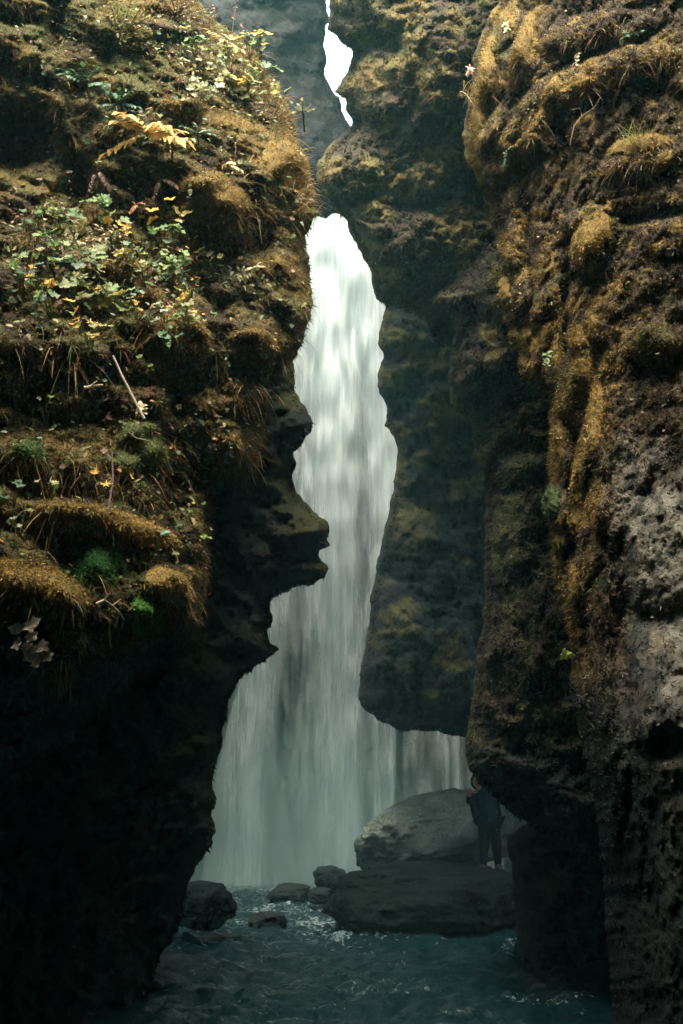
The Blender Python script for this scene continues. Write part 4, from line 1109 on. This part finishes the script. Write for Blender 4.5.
# ---- moss cushions: rounded bodies growing out of the cliff
def cushion(r, u, v, ru, rv, amp, colr, label, rot=0, L=.03, hang=.5, n=None, group='moss cushions', sharp=.5):
    c_, s_ = math.cos(math.radians(rot)), math.sin(math.radians(rot))
    du = r.U - u; dv = r.V - v
    a = (du * c_ + dv * s_) / ru; b_ = (-du * s_ + dv * c_) / rv; b_ = np.where(b_ > 0, b_ * 1.15, b_)
    r2 = a * a + b_ * b_ + .22 * noise(np.stack([r.U, r.V, 0 * r.U + u], -1), 16.0)
    M = (r2 < 1.05) & r.I
    cell = M[:-1, :-1] & M[1:, :-1] & M[:-1, 1:] & M[1:, 1:]
    idx = np.arange(r.nu * r.nv).reshape(r.nv, r.nu)
    q = np.stack([idx[:-1, :-1][cell], idx[1:, :-1][cell], idx[1:, 1:][cell], idx[:-1, 1:][cell]], 1)
    if len(q) < 4: return
    p0, n0 = at(r, u, v); out = unit(r.N[M].mean(0) + np.array([0, -.5, .1]))
    h = .65 * amp * np.clip(1 - r2, 0, 1) ** sharp - .03
    flat = r.G[M].mean(0)
    # smoothed wall under the cushion, so that the cushion is one round body
    Gs = r.G.copy()
    for _ in range(8):
        Gs[1:-1, 1:-1] = (Gs[:-2, 1:-1] + Gs[2:, 1:-1] + Gs[1:-1, :-2] + Gs[1:-1, 2:] + Gs[1:-1, 1:-1] * 1) / 5
    rel = .025 * billow(r.G.reshape(-1, 3), .16, 3).reshape(r.U.shape)
    T = Gs + out * (h + rel * np.clip(1.2 - r2, 0, 1))[..., None]
    T = np.where((r2 < .85)[..., None], T, T * .5 + (r.G - out * .04) * .5)
    used = np.unique(q); remap = np.full(r.nu * r.nv, -1); remap[used] = np.arange(len(used))
    verts = T.reshape(-1, 3)[used]
    back = verts - out * .15
    nn = len(verts); f = remap[q]
    colv = np.array(colr) * (1 + .35 * fbm(verts, .2, 3, .6, 3.))[:, None] * .7
    V3 = np.concatenate([verts, back]); F4 = np.concatenate([f, f[:, ::-1] + nn])
    F3 = np.concatenate([F4[:, [0, 1, 2]], F4[:, [0, 2, 3]]])
    B = Bag(); B.add(V3 - np.array(p0), F3, np.concatenate([colv, colv]))
    gu = np.gradient(T, axis=1); gv = np.gradient(T, axis=0); N2 = unit(np.cross(gv, gu)); fl = np.sign(-(N2 * (T - np.array([0, 0, CAMZ]))).sum(-1)); N2 = N2 * fl[..., None]
    n = n or int(M.sum() * 3.6); amp = amp * .6
    k = rng.choice(used, n); pp = T.reshape(-1, 3)[k] + rng.normal(size=(n, 3)) * .008; nr = N2.reshape(-1, 3)[k]
    d = unit(nr + DOWN * hang * .4 + rng.normal(size=(n, 3)) * .5); L = L * .4
    B.add(*blades(pp - np.array(p0), d, L * np.exp(rng.normal(size=n) * .3), .010, jitter(np.array(colr), n, .4), .3, 1))
    o = B.link('moss_cushion', M_MOSS, None, None, True); o.location = p0
    tag(o, label, 'moss cushion', group)
GM = np.array((.085, .135, .03)); 
cushion(A, 140, 450, 27, 33, .16, (.12, .145, .045), 'large light green moss cushion below the upper dead stick')
cushion(A, 28, 455, 19, 15, .12, (.07, .12, .03), 'small round green moss cushion near the left picture edge')
cushion(A, 93, 563, 33, 25, .14, (.035, .12, .025), 'dark emerald moss cushion under the ochre arch, lower left')
cushion(A, 146, 616, 17, 22, .13, (.05, .15, .02), 'bright green moss cushion hanging lowest on the left cliff')
cushion(A, 212, 205, 38, 34, .22, OCHRE * 1.0, 'big brown moss cushion below right of the golden plant', 20, .045)
cushion(A, 180, 350, 30, 48, .24, OCHRE * .95, 'tall ochre moss cushion hanging right of the upper dead stick', 0, .045, .8)
cushion(A, 252, 348, 24, 24, .2, OCHRE * .8, 'round brown moss cushion right of the tall ochre one', 0, .045)
cushion(A, 240, 402, 24, 26, .16, OCHRE * .6, 'dim brown moss cushion under the straw coloured tuft', 0, .045)
cushion(A, 105, 526, 78, 17, .22, OCHRE * 1.25, 'long ochre arch of moss above the emerald cushion', 14, .045)
cushion(A, 166, 588, 27, 17, .2, OCHRE * 1.35, 'golden lip of moss to the right above the bright green cushion', 38, .04)
cushion(A, 40, 590, 56, 24, .24, OCHRE * 1.3, 'wide amber moss cushion overhanging at the lower left', 24, .05, .8)
cushion(A, 285, 165, 30, 20, .2, OCHRE * 1.0, 'tan moss cushion on the right shoulder of the left cliff', 50, .05)
cushion(A, 205, 118, 60, 10, .16, OCHRE * 1.0, 'narrow tan moss bank crossing the upper slope', 14, .05)
cushion(A, 128, 285, 60, 10, .14, OCHRE * .8, 'low mossy bank running down right through the leafy clumps', 32, .05)
GR = 'moss cushions on the right cliff'
cushion(C, 590, 243, 17, 34, .20, OCHRE * 1.5, 'bright ochre moss cushion in the middle of the right cliff', 30, .035, .8, group=GR)
cushion(C, 594, 88, 46, 9, .18, OCHRE * 1.35, 'long curved straw coloured moss ledge overhanging on the right cliff', -14, .05, .8, group=GR)
cushion(C, 549, 106, 10, 34, .16, OCHRE * 1.4, 'hanging left end of the straw coloured ledge', 14, .05, .9, group=GR)
cushion(C, 640, 148, 38, 8, .15, OCHRE * 1.3, 'arched moss ledge under the green grass tuft', -8, .04, .6, group=GR)
cushion(C, 655, 345, 26, 20, .16, (.13, .11, .035), 'olive moss cushion near the right picture edge', 0, .035, .6, group=GR)
cushion(C, 484, 88, 9, 62, .16, OCHRE * 1.3, 'long straw coloured moss roll down the left tip of the right cliff', 10, .05, .9, group=GR)
cushion(C, 522, 52, 9, 44, .14, OCHRE * 1.2, 'second moss roll just right of the one at the tip of the right cliff', 14, .05, .9, group=GR)
cushion(C, 505, 300, 9, 26, .14, OCHRE * 1.1, 'hanging moss lobe on the edge of the right cliff level with the overhang', 0, .04, .9, group=GR)
cushion(C, 514, 338, 9, 28, .14, OCHRE * 1.0, 'moss lobe below the one level with the overhang', -6, .04, .9, group=GR)
cushion(C, 526, 372, 8, 22, .12, OCHRE * 1.0, 'lowest small moss lobe where the cliff edge turns vertical', -10, .04, .9, group=GR)
cushion(C, 553, 505, 10, 22, .14, (.07, .095, .03), 'dark green moss knob on the vertical edge of the right cliff', 0, .035, .6, group=GR)
cushion(C, 596, 415, 9, 44, .12, OCHRE * 1.4, 'bright vertical moss strip beside the bare grey stone', 4, .04, 1.0, group=GR)
cushion(C, 578, 500, 7, 50, .10, OCHRE * 1.1, 'thin vertical moss strip left of the bright one', 2, .04, 1.0, group=GR)
cushion(C, 561, 430, 8, 46, .12, OCHRE * 1.05, 'vertical moss strip on the cliff edge above the dark green knob', 0, .04, 1.0, group=GR)
cushion(C, 562, 570, 6, 46, .10, OCHRE * .95, 'lowest vertical moss strip on the cliff edge', -4, .035, 1.0, group=GR)

# ------------------------------------------------------------------ hiker between the rocks
def hiker():
    base = P(490, 873, 19.6); s = 1.72 / 1.72
    e = Vector((float(base[0]), float(base[1]), float(base[2])))
    root = empty('person', e)
    tag(root, 'person in dark rain clothes leaning into the gap between the pale boulder and the cliff', 'person')
    # joints, metres from the feet; x to the right of the photo, leaning left and reaching with the left arm
    J = {'pel': (.03, 0, .90), 'spi': (-.01, -.02, 1.12), 'che': (-.07, -.04, 1.32), 'nek': (-.12, -.06, 1.47), 'hd': (-.17, -.08, 1.60),
         'shL': (-.24, -.03, 1.38), 'elL': (-.36, -.12, 1.24), 'wrL': (-.36, -.28, 1.40), 'shR': (.10, -.03, 1.36), 'elR': (.20, -.02, 1.10), 'wrR': (.17, -.12, .88),
         'hpL': (-.07, 0, .86), 'knL': (-.10, -.06, .48), 'anL': (-.12, 0, .10), 'toL': (-.15, -.16, .03),
         'hpR': (.12, 0, .86), 'knR': (.14, -.05, .48), 'anR': (.16, .02, .10), 'toR': (.17, -.15, .03)}
    R = {'pel': .19, 'spi': .17, 'che': .18, 'nek': .06, 'hd': .09, 'shL': .085, 'elL': .058, 'wrL': .036, 'shR': .085, 'elR': .058, 'wrR': .036,
         'hpL': .13, 'knL': .09, 'anL': .06, 'toL': .04, 'hpR': .13, 'knR': .09, 'anR': .06, 'toR': .04}
    E = [('pel', 'spi'), ('spi', 'che'), ('che', 'nek'), ('nek', 'hd'), ('che', 'shL'), ('shL', 'elL'), ('elL', 'wrL'), ('che', 'shR'), ('shR', 'elR'), ('elR', 'wrR'),
         ('pel', 'hpL'), ('hpL', 'knL'), ('knL', 'anL'), ('anL', 'toL'), ('pel', 'hpR'), ('hpR', 'knR'), ('knR', 'anR'), ('anR', 'toR')]
    for S in 'LR':           # five fingers on each hand
        w = Vector(J['wr' + S]); f = (w - Vector(J['el' + S])).normalized(); sd = f.orthogonal().normalized()
        J['pm' + S] = tuple(w + f * .07); R['pm' + S] = .030; E.append(('wr' + S, 'pm' + S))
        for k in range(4):
            o_ = sd * (.022 * (k - 1.5)); L = (.06, .07, .065, .05)[k]
            J['f%d' % k + S] = tuple(w + f * .10 + o_); J['g%d' % k + S] = tuple(w + f * (.10 + L) + o_ * 1.3 + Vector((0, 0, -.02)))
            R['f%d' % k + S] = .010; R['g%d' % k + S] = .008
            E += [('pm' + S, 'f%d' % k + S), ('f%d' % k + S, 'g%d' % k + S)]
        J['t0' + S] = tuple(w + f * .05 + sd * .05); J['t1' + S] = tuple(w + f * .09 + sd * .065); R['t0' + S] = .011; R['t1' + S] = .009
        E += [('wr' + S, 't0' + S), ('t0' + S, 't1' + S)]
    names = list(J)
    def skin(names_, edges, scale, name, mat, rootn, colr, sub=2):
        me = bpy.data.meshes.new(name)
        ix = {n_: i for i, n_ in enumerate(names_)}
        me.from_pydata([J[n_] for n_ in names_], [(ix[a], ix[b]) for a, b in edges if a in ix and b in ix], [])
        o = link(name, me, None, root)
        m = o.modifiers.new('skin', 'SKIN'); sk = me.skin_vertices[0].data
        for n_ in names_:
            sk[ix[n_]].radius = (R[n_] * scale, R[n_] * scale); sk[ix[n_]].use_root = n_ == rootn
        ss = o.modifiers.new('sub', 'SUBSURF'); ss.levels = ss.render_levels = sub
        me.materials.append(mat); return o
    def flat(name, colr, rough=.6):
        m, nt, b = new_mat(name); N = nt.nodes; n_ = N.new('ShaderNodeTexNoise'); n_.inputs['Scale'].default_value = 12
        mx = N.new('ShaderNodeMix'); mx.data_type = 'RGBA'; mx.inputs[6].default_value = (*colr, 1); mx.inputs[7].default_value = (*[c * .7 for c in colr], 1)
        nt.links.new(n_.outputs[0], mx.inputs[0]); nt.links.new(mx.outputs[2], b.inputs['Base Color']); b.inputs['Roughness'].default_value = rough; b.inputs['Specular IOR Level'].default_value = .04; return m
    M_SK = flat('skin', (.16, .09, .06)); M_JK = flat('jacket_cloth', (.003, .009, .011)); M_TR = flat('trouser_cloth', (.005, .006, .008)); M_HR = flat('hair', (.02, .014, .01)); M_BT = flat('boot_leather', (.02, .018, .016))
    skin(names, E, 1.0, 'body', M_SK, 'pel', None)
    up = ['hpL', 'hpR', 'pel', 'spi', 'che', 'nek', 'shL', 'elL', 'wrL', 'shR', 'elR', 'wrR']; R['nek'] = .075
    skin(up, E, 1.24, 'jacket', M_JK, 'spi', None)
    lo = ['pel', 'hpL', 'knL', 'anL', 'toL', 'hpR', 'knR', 'anR', 'toR']
    skin(lo, E, 1.12, 'trousers', M_TR, 'pel', None)
    for S in 'LR': 
        R['an' + S] = .085; R['to' + S] = .06
        skin(['an' + S, 'to' + S], E, 1.2, 'boot', M_BT, 'an' + S, None)
    h = Vector(J['hd'])
    import bmesh
    def ell(name, c, rad, mat, rotz=0, cut=None):
        bm = bmesh.new(); bmesh.ops.create_uvsphere(bm, u_segments=24, v_segments=16, radius=1)
        if cut: bmesh.ops.delete(bm, geom=[v_ for v_ in bm.verts if cut(v_.co)], context='VERTS')
        for v_ in bm.verts: v_.co = Vector((v_.co.x * rad[0], v_.co.y * rad[1], v_.co.z * rad[2])) + Vector(c)
        me = bpy.data.meshes.new(name); bm.to_mesh(me); bm.free()
        for q in me.polygons: q.use_smooth = True
        return link(name, me, mat, root)
    ell('hood', h + Vector((.0, .03, .03)), (.135, .14, .165), M_JK, cut=lambda c: c.y < -.45)
    ell('head', h + Vector((-.015, -.01, .03)), (.083, .098, .118), M_SK)
    ell('hair', h + Vector((-.005, .015, .05)), (.098, .105, .125), M_HR, cut=lambda c: c.y < -.35 and c.z < .45)
    ell('nose', h + Vector((-.03, -.115, .02)), (.014, .02, .022), M_SK)
    for sx in (-1, 1):
        ell('ear', h + Vector((-.015 + sx * .085, 0, .03)), (.012, .02, .032), M_SK)
        ell('eye', h + Vector((-.02 + sx * .032, -.098, .045)), (.013, .01, .008), M_BT)
    ell('mouth', h + Vector((-.02, -.1, -.025)), (.026, .008, .007), flat('lips', (.3, .1, .08)))
    ell('backpack', Vector((-.02, .17, 1.22)), (.17, .13, .26), M_TR)
    return root
hiker()
